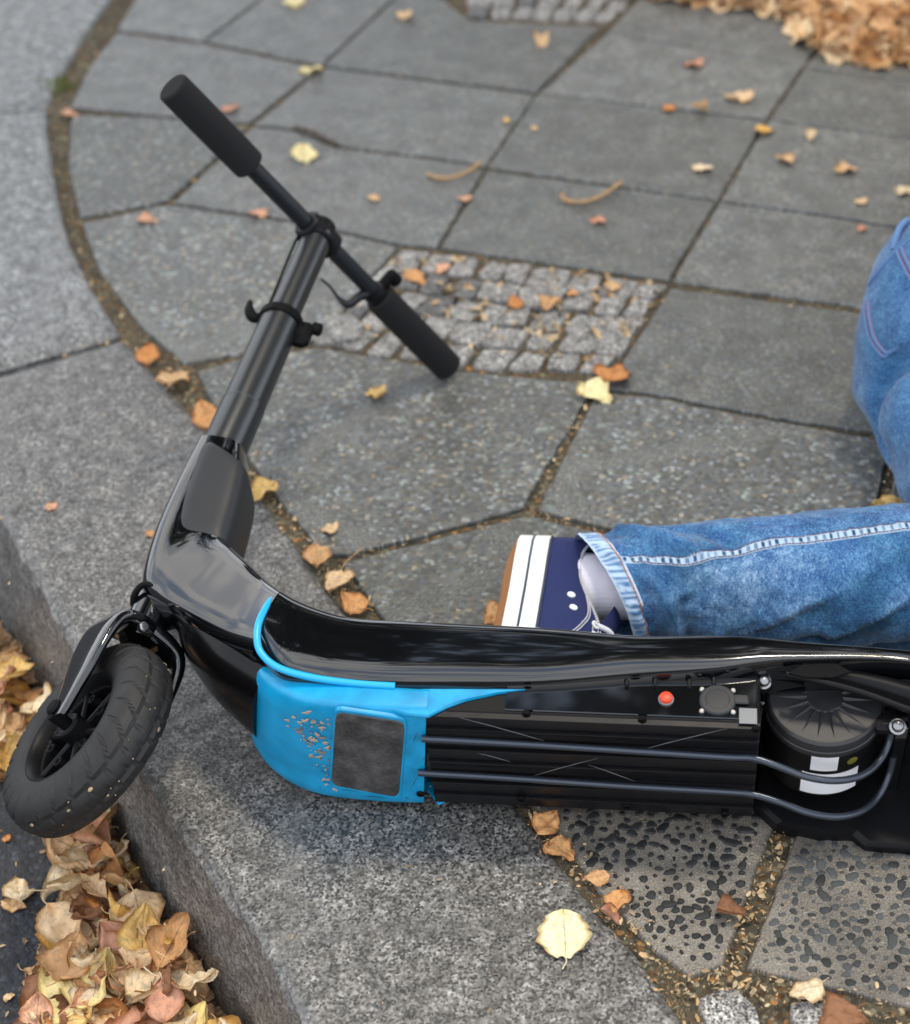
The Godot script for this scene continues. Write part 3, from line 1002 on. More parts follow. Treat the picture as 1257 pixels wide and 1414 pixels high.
	cyl(mb, b0 + back * 0.030 + U * 0.001, b0 + back * 0.030 + U * 0.022, 0.0085, 0.003, 16)
	mk(mb, "thumb_switch", tone.matte, br)
	mb = MB.new()
	mb.tube(smooth_path([b0 + U * 0.006, Vector3(-0.1739, -0.012, -0.7457), Vector3(-0.1851, -0.01, -0.7285), Vector3(-0.1972, -0.006, -0.7332), Vector3(-0.2096, 0.004, -0.7447), Vector3(-0.2214, 0.012, -0.7504)], 5), [0.0062, 0.0062, 0.0062, 0.0062, 0.0062, 0.0062, 0.0062, 0.0062, 0.006, 0.006, 0.0058, 0.0056, 0.005, 0.0045, 0.004, 0.0032, 0.0026, 0.0022, 0.002, 0.0018, 0.0018, 0.0018, 0.0018, 0.0018, 0.0018, 0.0018], 10)
	mk(mb, "lever_blade", tone.bar, br)
	# brake cable down the stem
	mb = MB.new()
	mb.tube(smooth_path([Vector3(-0.2374, 0.085, -0.7565), Vector3(-0.2433, 0.08, -0.7379), Vector3(-0.2483, 0.078, -0.7054), Vector3(-0.2526, 0.078, -0.666), Vector3(-0.2572, 0.078, -0.6301), Vector3(-0.2609, 0.078, -0.5999)], 6), 0.0018, 8)
	mk(mb, "brake_cable", tone.matte, s)
	build_scooter_base(s)
	build_front_wheel(s)

func rim_path(v: float, pts: Array) -> Array:
	return pts

func build_scooter_base(s: Node3D) -> void:
	var mb: MB
	# blue nose shell
	mb = MB.new()
	ribs(mb, [[-0.003, -0.030, -0.003, 0.0025, 0.0800, 6.0, 0.10], [-0.02, -0.030, -0.02, 0.003, 0.0805, 6.0, 0.11], [-0.06, -0.032, -0.06, 0.0025, 0.0805, 6.0, 0.14], [-0.095, -0.034, -0.098, 0.000, 0.079, 5.5, 0.16], [-0.120, -0.040, -0.129, -0.008, 0.075, 5.0, 0.18], [-0.140, -0.050, -0.156, -0.024, 0.069, 4.5, 0.2], [-0.152, -0.062, -0.174, -0.043, 0.062, 4.5, 0.2], [-0.157, -0.070, -0.179, -0.053, 0.058, 4.5, 0.2]], 64, 6)
	var shell := mk(mb, "nose_shell", tone.blue, s, 50)
	# raised bead where shell meets the glossy flank
	mb = MB.new()
	var bead := smooth_path([Vector3(-0.1549, 0.154, -0.1281), Vector3(-0.1597, 0.161, -0.116), Vector3(-0.1634, 0.168, -0.0892), Vector3(-0.1629, 0.167, -0.0692), Vector3(-0.1567, 0.163, -0.0537), Vector3(-0.1383, 0.16, -0.0398), Vector3(-0.1062, 0.159, -0.0311), Vector3(-0.0648, 0.158, -0.0271), Vector3(-0.0266, 0.158, -0.0256)], 7)
	mb.tube(bead, 0.0036, 10)
	mk(mb, "edge_bead", tone.blue_trim, shell)
	# wing that runs back along the battery
	mb = MB.new()
	mb.prism([Vector3(-0.0595, 0.15, -0.0324), Vector3(-0.0176, 0.15, -0.0228), Vector3(0.0153, 0.15, -0.0309), Vector3(0.0937, 0.15, -0.0436), Vector3(0.0954, 0.15, -0.0297), Vector3(0.0697, 0.15, -0.0252), Vector3(0.0404, 0.15, -0.0157), Vector3(0.0232, 0.15, -0.0067), Vector3(0.007, 0.15, 0.0045), Vector3(-0.0146, 0.15, 0.0031), Vector3(-0.0495, 0.15, -0.0073)], Vector3(0, 0.005, 0), 0.0018)
	mk(mb, "shell_wing", tone.blue, shell, 30)
	mb = MB.new()
	mb.prism([Vector3(-0.02, -0.0035, -0.03), Vector3(0.004, -0.0035, 0.0), Vector3(0.024, -0.0035, -0.012), Vector3(0.024, -0.0035, -0.03)], Vector3(0, 0.004, 0), 0.001)
	mk(mb, "shell_tab", tone.blue, shell, 30)
	# rubber pad with rounded corners
	var q := [Vector3(-0.0789, 0.1571, 0.004), Vector3(-0.0142, 0.1455, 0.004), Vector3(-0.0325, 0.0139, 0.004), Vector3(-0.0989, 0.0316, 0.004)]
	for grow in [0, 1]:
		var poly := []
		var cen: Vector3 = (q[0] + q[1] + q[2] + q[3]) / 4.0
		for k in 4:
			var a: Vector3 = q[(k + 3) % 4]
			var b: Vector3 = q[k]
			var c: Vector3 = q[(k + 1) % 4]
			for t in 7:
				var w := t / 6.0
				var p0 := b.lerp(a, 0.11)
				var p1 := b.lerp(c, 0.11)
				var pt := p0.lerp(b, w).lerp(b.lerp(p1, w), w)
				poly.append(cen + (pt - cen) * (1.045 if grow == 0 else 0.975) + Vector3(0, 0, -0.005 if grow == 0 else -0.003))
		mb = MB.new()
		mb.prism(poly, Vector3(0, 0, 0.0052 if grow == 0 else 0.0044), 0.0012)
		mk(mb, "pad_frame" if grow == 0 else "rubber_pad", tone.blue if grow == 0 else tone.pad, shell if grow == 0 else s, 30)
	# scuffs on the shell
	for sc in [[-0.115, 0.03, -0.09, 0.034], [-0.09, 0.022, -0.05, 0.017], [-0.072, 0.012, -0.045, 0.010], [-0.118, 0.12, -0.10, 0.132], [-0.02, 0.03, -0.012, 0.05], [-0.108, 0.05, -0.095, 0.046], [-0.012, 0.105, -0.006, 0.125], [-0.06, 0.144, -0.035, 0.146]]:
		mb = MB.new()
		var za := 0.0028 - maxf(0.0, -0.098 - sc[0]) * 0.42
		var zb := 0.0028 - maxf(0.0, -0.098 - sc[2]) * 0.42
		mb.tube(PackedVector3Array([Vector3(sc[0], sc[1], za), Vector3((sc[0] + sc[2]) * 0.5, (sc[1] + sc[3]) * 0.5 + 0.001, maxf(za, zb) + 0.0001), Vector3(sc[2], sc[3], zb)]), [0.0001, 0.0004, 0.0001], 5)
		mk(mb, "scuff", tone.scuff, shell, 60)
	# mud spattered on the shell
	var xf := []
	var cols := []
	var fleck := MB.new()
	var rows := []
	for k in 3:
		var ring := PackedVector3Array()
		for a in 7:
			var r: float = [1.0, 0.8, 0.3][k] * (1.0 + 0.3 * sin(a * 2.9))
			ring.append(Vector3(cos(a * TAU / 7) * r, sin(a * TAU / 7) * r, [-0.2, 0.5, 0.8][k]))
		rows.append(ring)
	fleck.loft(rows)
	for i in 230:
		var main := i < 90
		var x := rng.randfn(-0.104, 0.014) if main else rng.randf_range(-0.14, 0.0)
		var v := rng.randfn(0.085, 0.030) if main else rng.randf_range(0.012, 0.14)
		var w := 0.0024 - maxf(0.0, -0.098 - x) * maxf(0.0, -0.098 - x) * 9.0 - maxf(0.0, -0.085 - x) * 0.1
		var sz := rng.randf_range(0.0004, 0.0022) if main else 0.00025 + 0.0007 * pow(rng.randf(), 3.0)
		xf.append(Transform3D(Basis(Vector3(0, 0, 1), rng.randf() * TAU) * Basis.from_scale(Vector3(sz * rng.randf_range(1, 2.4), sz, 0.0007)), Vector3(x, v, w)))
		var g := rng.randf()
		cols.append(Color(0.46, 0.34, 0.25).lerp(Color(0.20, 0.12, 0.08), g * g) if main else Color(0.03, 0.10, 0.14))
	kind(many(bake(fleck), tone.crumb, xf, cols, "mud_specks", shell), "stuff")
	# battery box
	mb = MB.new()
	mb.box(Vector3(0.1535, VC, -0.033), Vector3(0.307, 0.150, 0.060), 0.0025)
	var bat := mk(mb, "battery_case", tone.plastic, s, 30)
	var lanes := [0.0015, 0.0215, 0.0425, 0.0565, 0.0775, 0.0985, 0.1135, 0.1315, 0.1515]
	for k in lanes.size() - 1:
		var lo: float = lanes[k] + 0.0006
		var hi: float = lanes[k + 1] - 0.0006
		var pr := [Vector3(0.001, lo, -0.004), Vector3(0.001, lo, -0.0012), Vector3(0.001, lerpf(lo, hi, 0.9), 0.0), Vector3(0.001, hi - 0.0012, 0.0022), Vector3(0.001, hi, 0.0018), Vector3(0.001, hi, -0.004)]
		mb = MB.new()
		mb.prism(pr, Vector3(0.3055, 0, 0), 0.0005)
		mk(mb, "cooling_fin", tone.fin, bat, 20)
	for sc in [[Vector3(0.0355, 0.1515, 0.0026), Vector3(0.1118, 0.1199, 0.0026)], [Vector3(0.1003, 0.0614, 0.0026), Vector3(0.1607, 0.0951, 0.0026)], [Vector3(0.1512, 0.0836, 0.0026), Vector3(0.1949, 0.059, 0.0026)], [Vector3(0.1994, 0.111, 0.0026), Vector3(0.2768, 0.1512, 0.0026)], [Vector3(0.0487, 0.0951, 0.0026), Vector3(0.0787, 0.0829, 0.0026)]]:
		mb = MB.new()
		var a: Vector3 = sc[0]
		var b: Vector3 = sc[1]
		mb.tube(PackedVector3Array([a, a.lerp(b, 0.35) + Vector3(0, 0.0008, 0), a.lerp(b, 0.7) + Vector3(0, 0.0005, 0), b]), [0.0001, 0.0003, 0.0003, 0.0001], 5)
		mk(mb, "scratch", tone.clear_grey, bat, 60)
	for p in [Vector3(0.0968, 0.1611, 0.0024), Vector3(0.2011, 0.1592, 0.0024), Vector3(0.3025, 0.1516, 0.0024), Vector3(0.0861, 0.0199, 0.0024), Vector3(0.1874, 0.0155, 0.0024), Vector3(0.2803, 0.0092, 0.0024), Vector3(-0.0114, 0.0218, 0.003)]:
		mb = MB.new()
		mb.lathe([Vector2(0.0038, -0.002), Vector2(0.0042, 0.0008), Vector2(0.0034, 0.0018), Vector2(0.0018, 0.0019), Vector2(0.0016, 0.0004), Vector2(0, 0.0004)], p, Vector3(0, 0, 1), 18, false)
		mk(mb, "screw", tone.matte, bat, 30)
	# lid strip with ridge ends, lamp button, charging port
	mb = MB.new()
	mb.box(Vector3(0.19, 0.1524, -0.030), Vector3(0.228, 0.002, 0.046), 0.0008)
	mk(mb, "case_lid", tone.gloss, bat, 30)
	for p in [Vector3(0.1859, 0.155, -0.0418), Vector3(0.2116, 0.155, -0.0421), Vector3(0.2426, 0.155, -0.0419), Vector3(0.2648, 0.155, -0.0454)]:
		mb = MB.new()
		mb.box(p, Vector3(0.004, 0.006, 0.010), 0.001)
		mk(mb, "lid_clip", tone.plastic, bat, 30)
	var bp := Vector3(0.2219, 0.1535, -0.025)
	mb = MB.new()
	mb.lathe([Vector2(0.0072, 0), Vector2(0.0072, 0.0015), Vector2(0.0066, 0.002), Vector2(0, 0.002)], bp, Vector3.UP, 24, false)
	mk(mb, "button_ring", tone.clear_grey, bat)
	mb = MB.new()
	mb.lathe([Vector2(0.0060, 0.0015), Vector2(0.0060, 0.0044), Vector2(0.0052, 0.0056), Vector2(0.003, 0.0062), Vector2(0, 0.0064)], bp, Vector3.UP, 24, false)
	mk(mb, "red_button", tone.red, bat, 50)
	var cp := Vector3(0.2682, 0.1535, -0.0248)
	var port := holder("charging_port", s)
	mb = MB.new()
	mb.lathe([Vector2(0.0165, 0), Vector2(0.0165, 0.003), Vector2(0.0152, 0.0042), Vector2(0.011, 0.0044), Vector2(0.0104, 0.0038), Vector2(0, 0.0044)], cp, Vector3.UP, 36, false)
	mk(mb, "rubber_cap", tone.cover, port, 40)
	mb = MB.new()
	mb.box(cp + Vector3(0.020, 0.002, -0.002), Vector3(0.016, 0.003, 0.010), 0.0012)
	mk(mb, "pull_tab", tone.cover, port)
	for d in [Vector3(-0.014, 0, -0.012), Vector3(0.014, 0, -0.012), Vector3(-0.014, 0, 0.012), Vector3(0.014, 0, 0.012)]:
		mb = MB.new()
		cyl(mb, cp + d, cp + d + Vector3(0, 0.0028, 0), 0.0026, 0.0008, 14)
		mk(mb, "port_screw", tone.chrome, port)
	mb = MB.new()
	mb.box(Vector3(0.2935, 0.1537, -0.0131) + Vector3(0.002, 0.0002, 0.003), Vector3(0.016, 0.0006, 0.017), 0.0002)
	mk(mb, "grey_label", tone.clear_grey, bat)
	# two guard rods that bow round the motor
	for r in [[[Vector3(-0.0014, 0.1202, 0.006), Vector3(0.0773, 0.1188, 0.006), Vector3(0.1836, 0.1149, 0.006), Vector3(0.2758, 0.1112, 0.006), Vector3(0.3019, 0.1108, 0.006)], [Vector3(0.3247, 0.1086, 0.012)], [Vector3(0.3509, 0.102, 0.018), Vector3(0.377, 0.0981, 0.018)], [Vector3(0.4009, 0.09, 0.006)], [Vector3(0.4172, 0.0856, -0.012)], [Vector3(0.4261, 0.0897, -0.028)], [Vector3(0.4286, 0.1017, -0.036)]],
		[[Vector3(-0.0096, 0.063, 0.006), Vector3(0.0744, 0.0609, 0.006), Vector3(0.1835, 0.0559, 0.006), Vector3(0.278, 0.0536, 0.006), Vector3(0.3049, 0.0508, 0.006)], [Vector3(0.3303, 0.0487, 0.012)], [Vector3(0.3551, 0.0428, 0.018), Vector3(0.382, 0.0376, 0.018)], [Vector3(0.4064, 0.0306, 0.006)], [Vector3(0.4228, 0.0288, -0.012)], [Vector3(0.4323, 0.0421, -0.028)], [Vector3(0.4348, 0.0607, -0.036)]]]:
		var pts := []
		for a in r:
			pts.append_array(a)
		mb = MB.new()
		mb.tube(smooth_path(pts, 6), 0.0034, 14)
		mk(mb, "guard_rod", tone.rod, s)
	# motor drum
	var mc := Vector3(0.3675, 0.118, -0.058)
	mb = MB.new()
	mb.lathe([Vector2(0.0, -0.085), Vector2(0.050, -0.085), Vector2(0.0525, -0.082), Vector2(0.0525, -0.016), Vector2(0, -0.016)], mc, Vector3.UP, 72, false)
	var drum := mk(mb, "motor_drum", tone.plastic, s, 25)
	mb = MB.new()
	mb.lathe([Vector2(0.050, -0.0158), Vector2(0.0545, -0.0158), Vector2(0.0545, -0.010), Vector2(0.0535, -0.009), Vector2(0.0535, -0.006), Vector2(0.0520, -0.001), Vector2(0.0500, 0.0008), Vector2(0.048, 0.0006), Vector2(0.018, 0.0010), Vector2(0, 0.0010)], mc, Vector3.UP, 72, false)
	mk(mb, "drum_lid", tone.lid, drum, 25)
	mb = MB.new()
	mb.lathe([Vector2(0.0175, 0.001), Vector2(0.0172, 0.0028), Vector2(0.0158, 0.0036), Vector2(0.012, 0.0033), Vector2(0.007, 0.0039), Vector2(0, 0.0042)], mc, Vector3.UP, 40, false)
	mk(mb, "drum_hub", tone.lid, drum, 50)
	for k in 18:
		var a := TAU * k / 18.0
		var d := Vector3(cos(a), 0, sin(a))
		var t := Vector3(-sin(a), 0, cos(a))
		mb = MB.new()
		var base := mc + Vector3(0, 0.0010, 0)
		var A := base + d * 0.0165
		var B := base + d * 0.044
		mb.tri(A + t * 0.0024, B, A + Vector3(0, 0.0034, 0))
		mb.tri(B, A - t * 0.0024, A + Vector3(0, 0.0034, 0))
		mb.tri(A - t * 0.0024, B, A + t * 0.0024)
		mb.tri(A + t * 0.0024, A + Vector3(0, 0.0034, 0), A - t * 0.0024)
		mk(mb, "drum_rib", tone.lid, drum, 10)
	# stickers that follow the drum's side
	for st in [["white_sticker", 103.0, 76.0, -0.018, -0.040, tone.sticker, 0.0530], ["label_border", 112.0, 50.0, -0.0445, -0.0795, tone.ink, 0.0529], ["white_label", 110.5, 51.5, -0.0457, -0.0783, tone.sticker, 0.0532], ["olive_seal", 66.0, 54.0, -0.027, -0.036, tone.olive, 0.0531]]:
		mb = MB.new()
		var rows2 := []
		for k in 15:
			var a := deg_to_rad(lerpf(st[1], st[2], k / 14.0))
			var ring := PackedVector3Array()
			var inset := 0.0
			if st[0] == "olive_seal":
				inset = 0.0045 * (1.0 - sqrt(maxf(0.0, 1.0 - pow(k / 7.0 - 1.0, 2.0))))
			for rr in [[st[6], st[3] - inset], [st[6], st[4] + inset], [st[6] - 0.0006, st[4] + inset], [st[6] - 0.0006, st[3] - inset]]:
				ring.append(mc + Vector3(cos(a) * rr[0], rr[1], sin(a) * rr[0]))
			rows2.append(ring)
		mb.loft(rows2, true)
		mk(mb, st[0], st[5], drum, 30)
	# frame round the motor
	mb = MB.new()
	for bx in [[Vector3(0.375, 0.030, -0.119), Vector3(0.13, 0.09, 0.012)], [Vector3(0.3100, 0.06, -0.060), Vector3(0.005, 0.13, 0.03)], [Vector3(0.438, 0.05, -0.055), Vector3(0.014, 0.12, 0.04)]]:
		mb = MB.new()
		mb.box(bx[0], bx[1], 0.002)
		mk(mb, "motor_bracket", tone.gloss, s, 30)
	mb = MB.new()
	mb.prism([Vector3(0.318, -0.018, -0.085), Vector3(0.305, -0.018, -0.02), Vector3(0.33, -0.018, 0.006), Vector3(0.37, -0.018, 0.016), Vector3(0.40, -0.018, 0.014), Vector3(0.412, -0.018, 0.026), Vector3(0.56, -0.018, 0.034), Vector3(0.62, -0.018, 0.0), Vector3(0.62, -0.018, -0.08)], Vector3(0, 0.024, 0), 0.005)
	mk(mb, "lower_fender", tone.plastic, s, 30)
	# swing arm over the motor, its notch and lugs
	mb = MB.new()
	var arm := smooth_path([Vector3(0.3351, 0.146, -0.0717), Vector3(0.3521, 0.146, -0.0708), Vector3(0.3795, 0.145, -0.0646), Vector3(0.4119, 0.143, -0.0577), Vector3(0.4422, 0.14, -0.0499), Vector3(0.4952, 0.134, -0.0367)], 5)
	var arm_r := []
	for k in arm.size():
		arm_r.append(lerpf(0.005, 0.013, k / float(arm.size() - 1)))
	mb.tube(arm, arm_r, 24)
	mk(mb, "swing_arm", tone.plastic, s, 50)
	mb = MB.new()
	mb.prism([Vector3(0.3312, 0.16, -0.0529), Vector3(0.3592, 0.16, -0.0772), Vector3(0.3883, 0.16, -0.0572), Vector3(0.3712, 0.16, -0.0499), Vector3(0.3466, 0.16, -0.0488)], Vector3(0, 0.003, 0), 0.001)
	mk(mb, "arm_gusset", tone.matte, s, 20)
	mb = MB.new()
	mb.tube(smooth_path([Vector3(0.33, 0.158, -0.0552), Vector3(0.3585, 0.157, -0.0499), Vector3(0.3973, 0.153, -0.0417), Vector3(0.4396, 0.15, -0.0266), Vector3(0.485, 0.147, -0.0105)], 5), 0.0034, 10)
	mk(mb, "arm_edge", tone.plastic, s)
	for b in [[Vector3(0.3105, 0.146, -0.0549), 0.0052], [Vector3(0.4312, 0.126, -0.0248), 0.0056]]:
		mb = MB.new()
		mb.lathe([Vector2(b[1] * 1.35, -0.004), Vector2(b[1] * 1.35, -0.001), Vector2(b[1], 0), Vector2(b[1], 0.003), Vector2(b[1] * 0.75, 0.0052), Vector2(0, 0.006)], b[0], Vector3(0, 0.9, 0.4), 20, false)
		mk(mb, "axle_bolt", tone.chrome, s, 50)
	mb = MB.new()
	mb.box(Vector3(0.4236, 0.112, -0.0366), Vector3(0.026, 0.014, 0.018), 0.004)
	mk(mb, "bolt_lug", tone.plastic, s)
	mb = MB.new()
	mb.box(Vector3(0.3098, 0.136, -0.0597), Vector3(0.018, 0.014, 0.016), 0.004)
	mk(mb, "bolt_lug", tone.plastic, s)
	# rear wheel, just outside the picture
	var rw := holder("rear_wheel", s)
	wheel_parts(rw, Vector3(0.585, VC, -0.035), Vector3(0, 1, 0), 0.100, 0.022)

func wheel_parts(w: Node3D, c: Vector3, axis: Vector3, R: float, half: float) -> void:
	var z := axis.normalized()
	var x := z.cross(Vector3.FORWARD).normalized()
	var y := z.cross(x)
	var rows := []
	var nt := 600 if half > 0.023 else 160
	var np := 40
	var per := nt / 26.0
	for i in nt + 1:
		var th := TAU * i / nt
		var ring := PackedVector3Array()
		for j in np:
			var ph := TAU * j / np
			var e := 0.88
			var cr := signf(cos(ph)) * pow(absf(cos(ph)), e)
			var sr := signf(sin(ph)) * pow(absf(sin(ph)), e)
			var r := R - 0.026 + 0.026 * cr
			var ax := half * sr
			var groove := 0.0
			if cos(ph) > -0.1:
				var lat := sr
				var bars := absf(fposmod(i / per + absf(lat) * 1.2 + (0.5 if lat > 0 else 0.0), 1.0) - 0.5)
				if absf(lat) > 0.12 and absf(lat) < 0.99:
					groove = 0.0017 * smoothstep(0.11, 0.05, bars)
				groove = maxf(groove, 0.0019 * smoothstep(0.055, 0.025, absf(absf(lat) - 0.34)))
				groove = maxf(groove, 0.0012 * smoothstep(0.035, 0.012, absf(absf(lat) - 0.78)))
			r -= groove * maxf(cos(ph), 0.15)
			ax -= groove * sr * 0.8
			var d := x * cos(th) + y * sin(th)
			ring.append(c + d * r + z * ax)
		rows.append(ring)
	var mb := MB.new()
	mb.grid(rows, true)
	mk(mb, "tyre", tone.tyre, w, 32)
	mb = MB.new()
	var ri := R - 0.046
	mb.lathe([Vector2(ri + 0.006, -half * 0.82), Vector2(ri + 0.003, -half * 0.86), Vector2(ri - 0.002, -half * 0.7), Vector2(ri - 0.006, -half * 0.2), Vector2(ri - 0.006, half * 0.2), Vector2(ri - 0.002, half * 0.7), Vector2(ri + 0.003, half * 0.86), Vector2(ri + 0.006, half * 0.82), Vector2(ri + 0.006, -half * 0.82)], c, z, 64, false)
	mk(mb, "rim", tone.plastic, w, 40)
	mb = MB.new()
	mb.lathe([Vector2(0, -0.026), Vector2(0.013, -0.026), Vector2(0.0145, -0.024), Vector2(0.0145, 0.024), Vector2(0.013, 0.026), Vector2(0, 0.026)], c, z, 28, false)
	mk(mb, "hub", tone.plastic, w, 40)
	mb = MB.new()
	torus(mb, c - z * 0.0262, z, 0.0105, 0.0007, 28, 8)
	mk(mb, "bearing_ring", tone.alu, w)
	for k in 6:
		var a := TAU * (k + 0.3) / 6.0
		var d := x * cos(a) + y * sin(a)
		mb = MB.new()
		mb.box(c + d * (0.014 + ri - 0.006) * 0.5, Vector3(ri - 0.010, 0.007, 0.026), 0.002, Basis(d, z.cross(d), z))
		mk(mb, "spoke", tone.plastic, w)
		mb = MB.new()
		var b := x * cos(a + 0.5) + y * sin(a + 0.5)
		var bp := c + b * 0.036 - z * 0.012
		mb.lathe([Vector2(0.0055, 0.02), Vector2(0.0055, -0.004), Vector2(0.0048, -0.005), Vector2(0.0028, -0.005), Vector2(0.0026, -0.002), Vector2(0, -0.002)], bp, z, 14, false)
		mk(mb, "rim_bolt", tone.matte, w, 30)
	mb = MB.new()
	mb.lathe([Vector2(ri - 0.004, 0.008), Vector2(ri - 0.004, 0.012), Vector2(0.012, 0.012), Vector2(0.012, 0.008)], c, z, 48, false)
	mk(mb, "brake_disc", tone.matte, w, 30)

func build_front_wheel(s: Node3D) -> void:
	var T := Vector3(-0.217, 0.0765, -0.7573)
	var F := Vector3(0.1424, 0, -0.9898)
	var A := Vector3(0.504, -0.8606, 0.0725)
	var Wf := Vector3(0.8519, 0.5092, 0.1225)
	A = (A * 0.9877 + Wf * 0.1564).normalized()
	Wf = A.cross(F).normalized()
	var c := T - F * 0.752 - Wf * 0.018
	var w := holder("front_wheel", s)
	wheel_parts(w, c, A, 0.105, 0.0285)
	var xf := []
	var cols := []
	for i in 46:
		var th := rng.randf() * TAU
		var lat := rng.randf_range(-0.75, 0.75)
		var d := A.cross(Vector3.FORWARD).normalized().rotated(A, th)
		var ph := asin(lat)
		var n := d * cos(ph) + A * lat
		var sz := 0.0004 + 0.0016 * pow(rng.randf(), 2.0)
		var b := Basis(n.cross(A).normalized(), n, A).orthonormalized()
		xf.append(Transform3D(b * Basis.from_scale(Vector3(sz * 1.6, 0.0006, sz)), c + d * (0.079 + 0.0262 * pow(cos(ph), 0.88)) + A * 0.0285 * signf(lat) * pow(absf(lat), 0.88)))
		cols.append(Color(0.5, 0.36, 0.22) * rng.randf_range(0.5, 1.1))
	var speck := MB.new()
	speck.lathe([Vector2(1, -0.5), Vector2(0.9, 0.5), Vector2(0.3, 1.0), Vector2(0, 1.0)], Vector3.ZERO, Vector3.UP, 6, false)
	kind(many(bake(speck), tone.crumb, xf, cols, "mud_specks", w), "stuff")
	var f := holder("fork", s)
	var mb := MB.new()
	# steering tube below the head
	cyl(mb, T - F * 0.585, T - F * 0.640, 0.0225, 0.002, 32)
	mk(mb, "steering_tube", tone.gloss, f)
	# crown: a bridge over the tyre
	mb = MB.new()
	var top := T - F * 0.636
	var P := func(a: float, ff: float, t: float) -> Vector3: return T - F * t + A * a + Wf * ff
	for side in [-1.0, 1.0]:
		mb = MB.new()
		# blade: ribs from the crown down to the axle, wide across the wheel plane
		var rows := []
		var spec := [[0.000, 0.628, 0.024, 0.010], [0.018, 0.630, 0.027, 0.010], [0.034, 0.637, 0.029, 0.009], [0.042, 0.652, 0.029, 0.0075], [0.0450, 0.678, 0.027, 0.0060], [0.0450, 0.705, 0.023, 0.0055], [0.0450, 0.730, 0.0165, 0.005], [0.0450, 0.750, 0.0120, 0.0048], [0.0450, 0.761, 0.0080, 0.0042]]
		var line := []
		for q in spec:
			line.append(P.call(side * q[0], 0.0, q[1]))
		var sm := smooth_path(line, 4)
		for i in sm.size():
			var k := i / 4.0
			var k0 := mini(int(k), spec.size() - 1)
			var k1 := mini(k0 + 1, spec.size() - 1)
			var fr := k - k0
			var wd: float = lerpf(spec[k0][2], spec[k1][2], fr)
			var th: float = lerpf(spec[k0][3], spec[k1][3], fr)
			var t := (sm[mini(i + 1, sm.size() - 1)] - sm[maxi(i - 1, 0)]).normalized()
			var nn := t.cross(Wf).normalized()
			var ring := PackedVector3Array()
			for m in 20:
				var an := TAU * m / 20.0
				var ex := 2.0 / 3.2
				ring.append(sm[i] + Wf * wd * signf(cos(an)) * pow(absf(cos(an)), ex) + nn * th * signf(sin(an)) * pow(absf(sin(an)), ex))
			rows.append(ring)
		mb.loft(rows)
		var blade := mk(mb, "fork_blade", tone.gloss, f, 45)
		mb = MB.new()
		var o: Vector3 = P.call(side * 0.0475, 0.0, 0.750) - Wf * 0.010
		cyl(mb, o, o + A * side * 0.006, 0.0088, 0.0025, 20)
		mk(mb, "axle_nut", tone.matte, blade)
	mb = MB.new()
	cyl(mb, c - A * 0.046, c + A * 0.046, 0.0068, 0.001, 20)
	mk(mb, "axle", tone.matte, f)
	mb = MB.new()
	cyl(mb, P.call(-0.016, 0.024, 0.640), P.call(-0.016, 0.032, 0.640), 0.0055, 0.0015, 16)
	mk(mb, "crown_bolt", tone.chrome, f)

# ------------------------------------------------------------------ the person
func cap_d(p: Vector3, a: Vector3, b: Vector3, ra: float, rb: float) -> float:
	var ab := b - a
	var t := clampf((p - a).dot(ab) / ab.length_squared(), 0.0, 1.0)
	return p.distance_to(a + ab * t) - lerpf(ra, rb, t)

func smin(a: float, b: float, k: float) -> float:
	var h := maxf(k - absf(a - b), 0.0) / k
	return minf(a, b) - h * h * k * 0.25

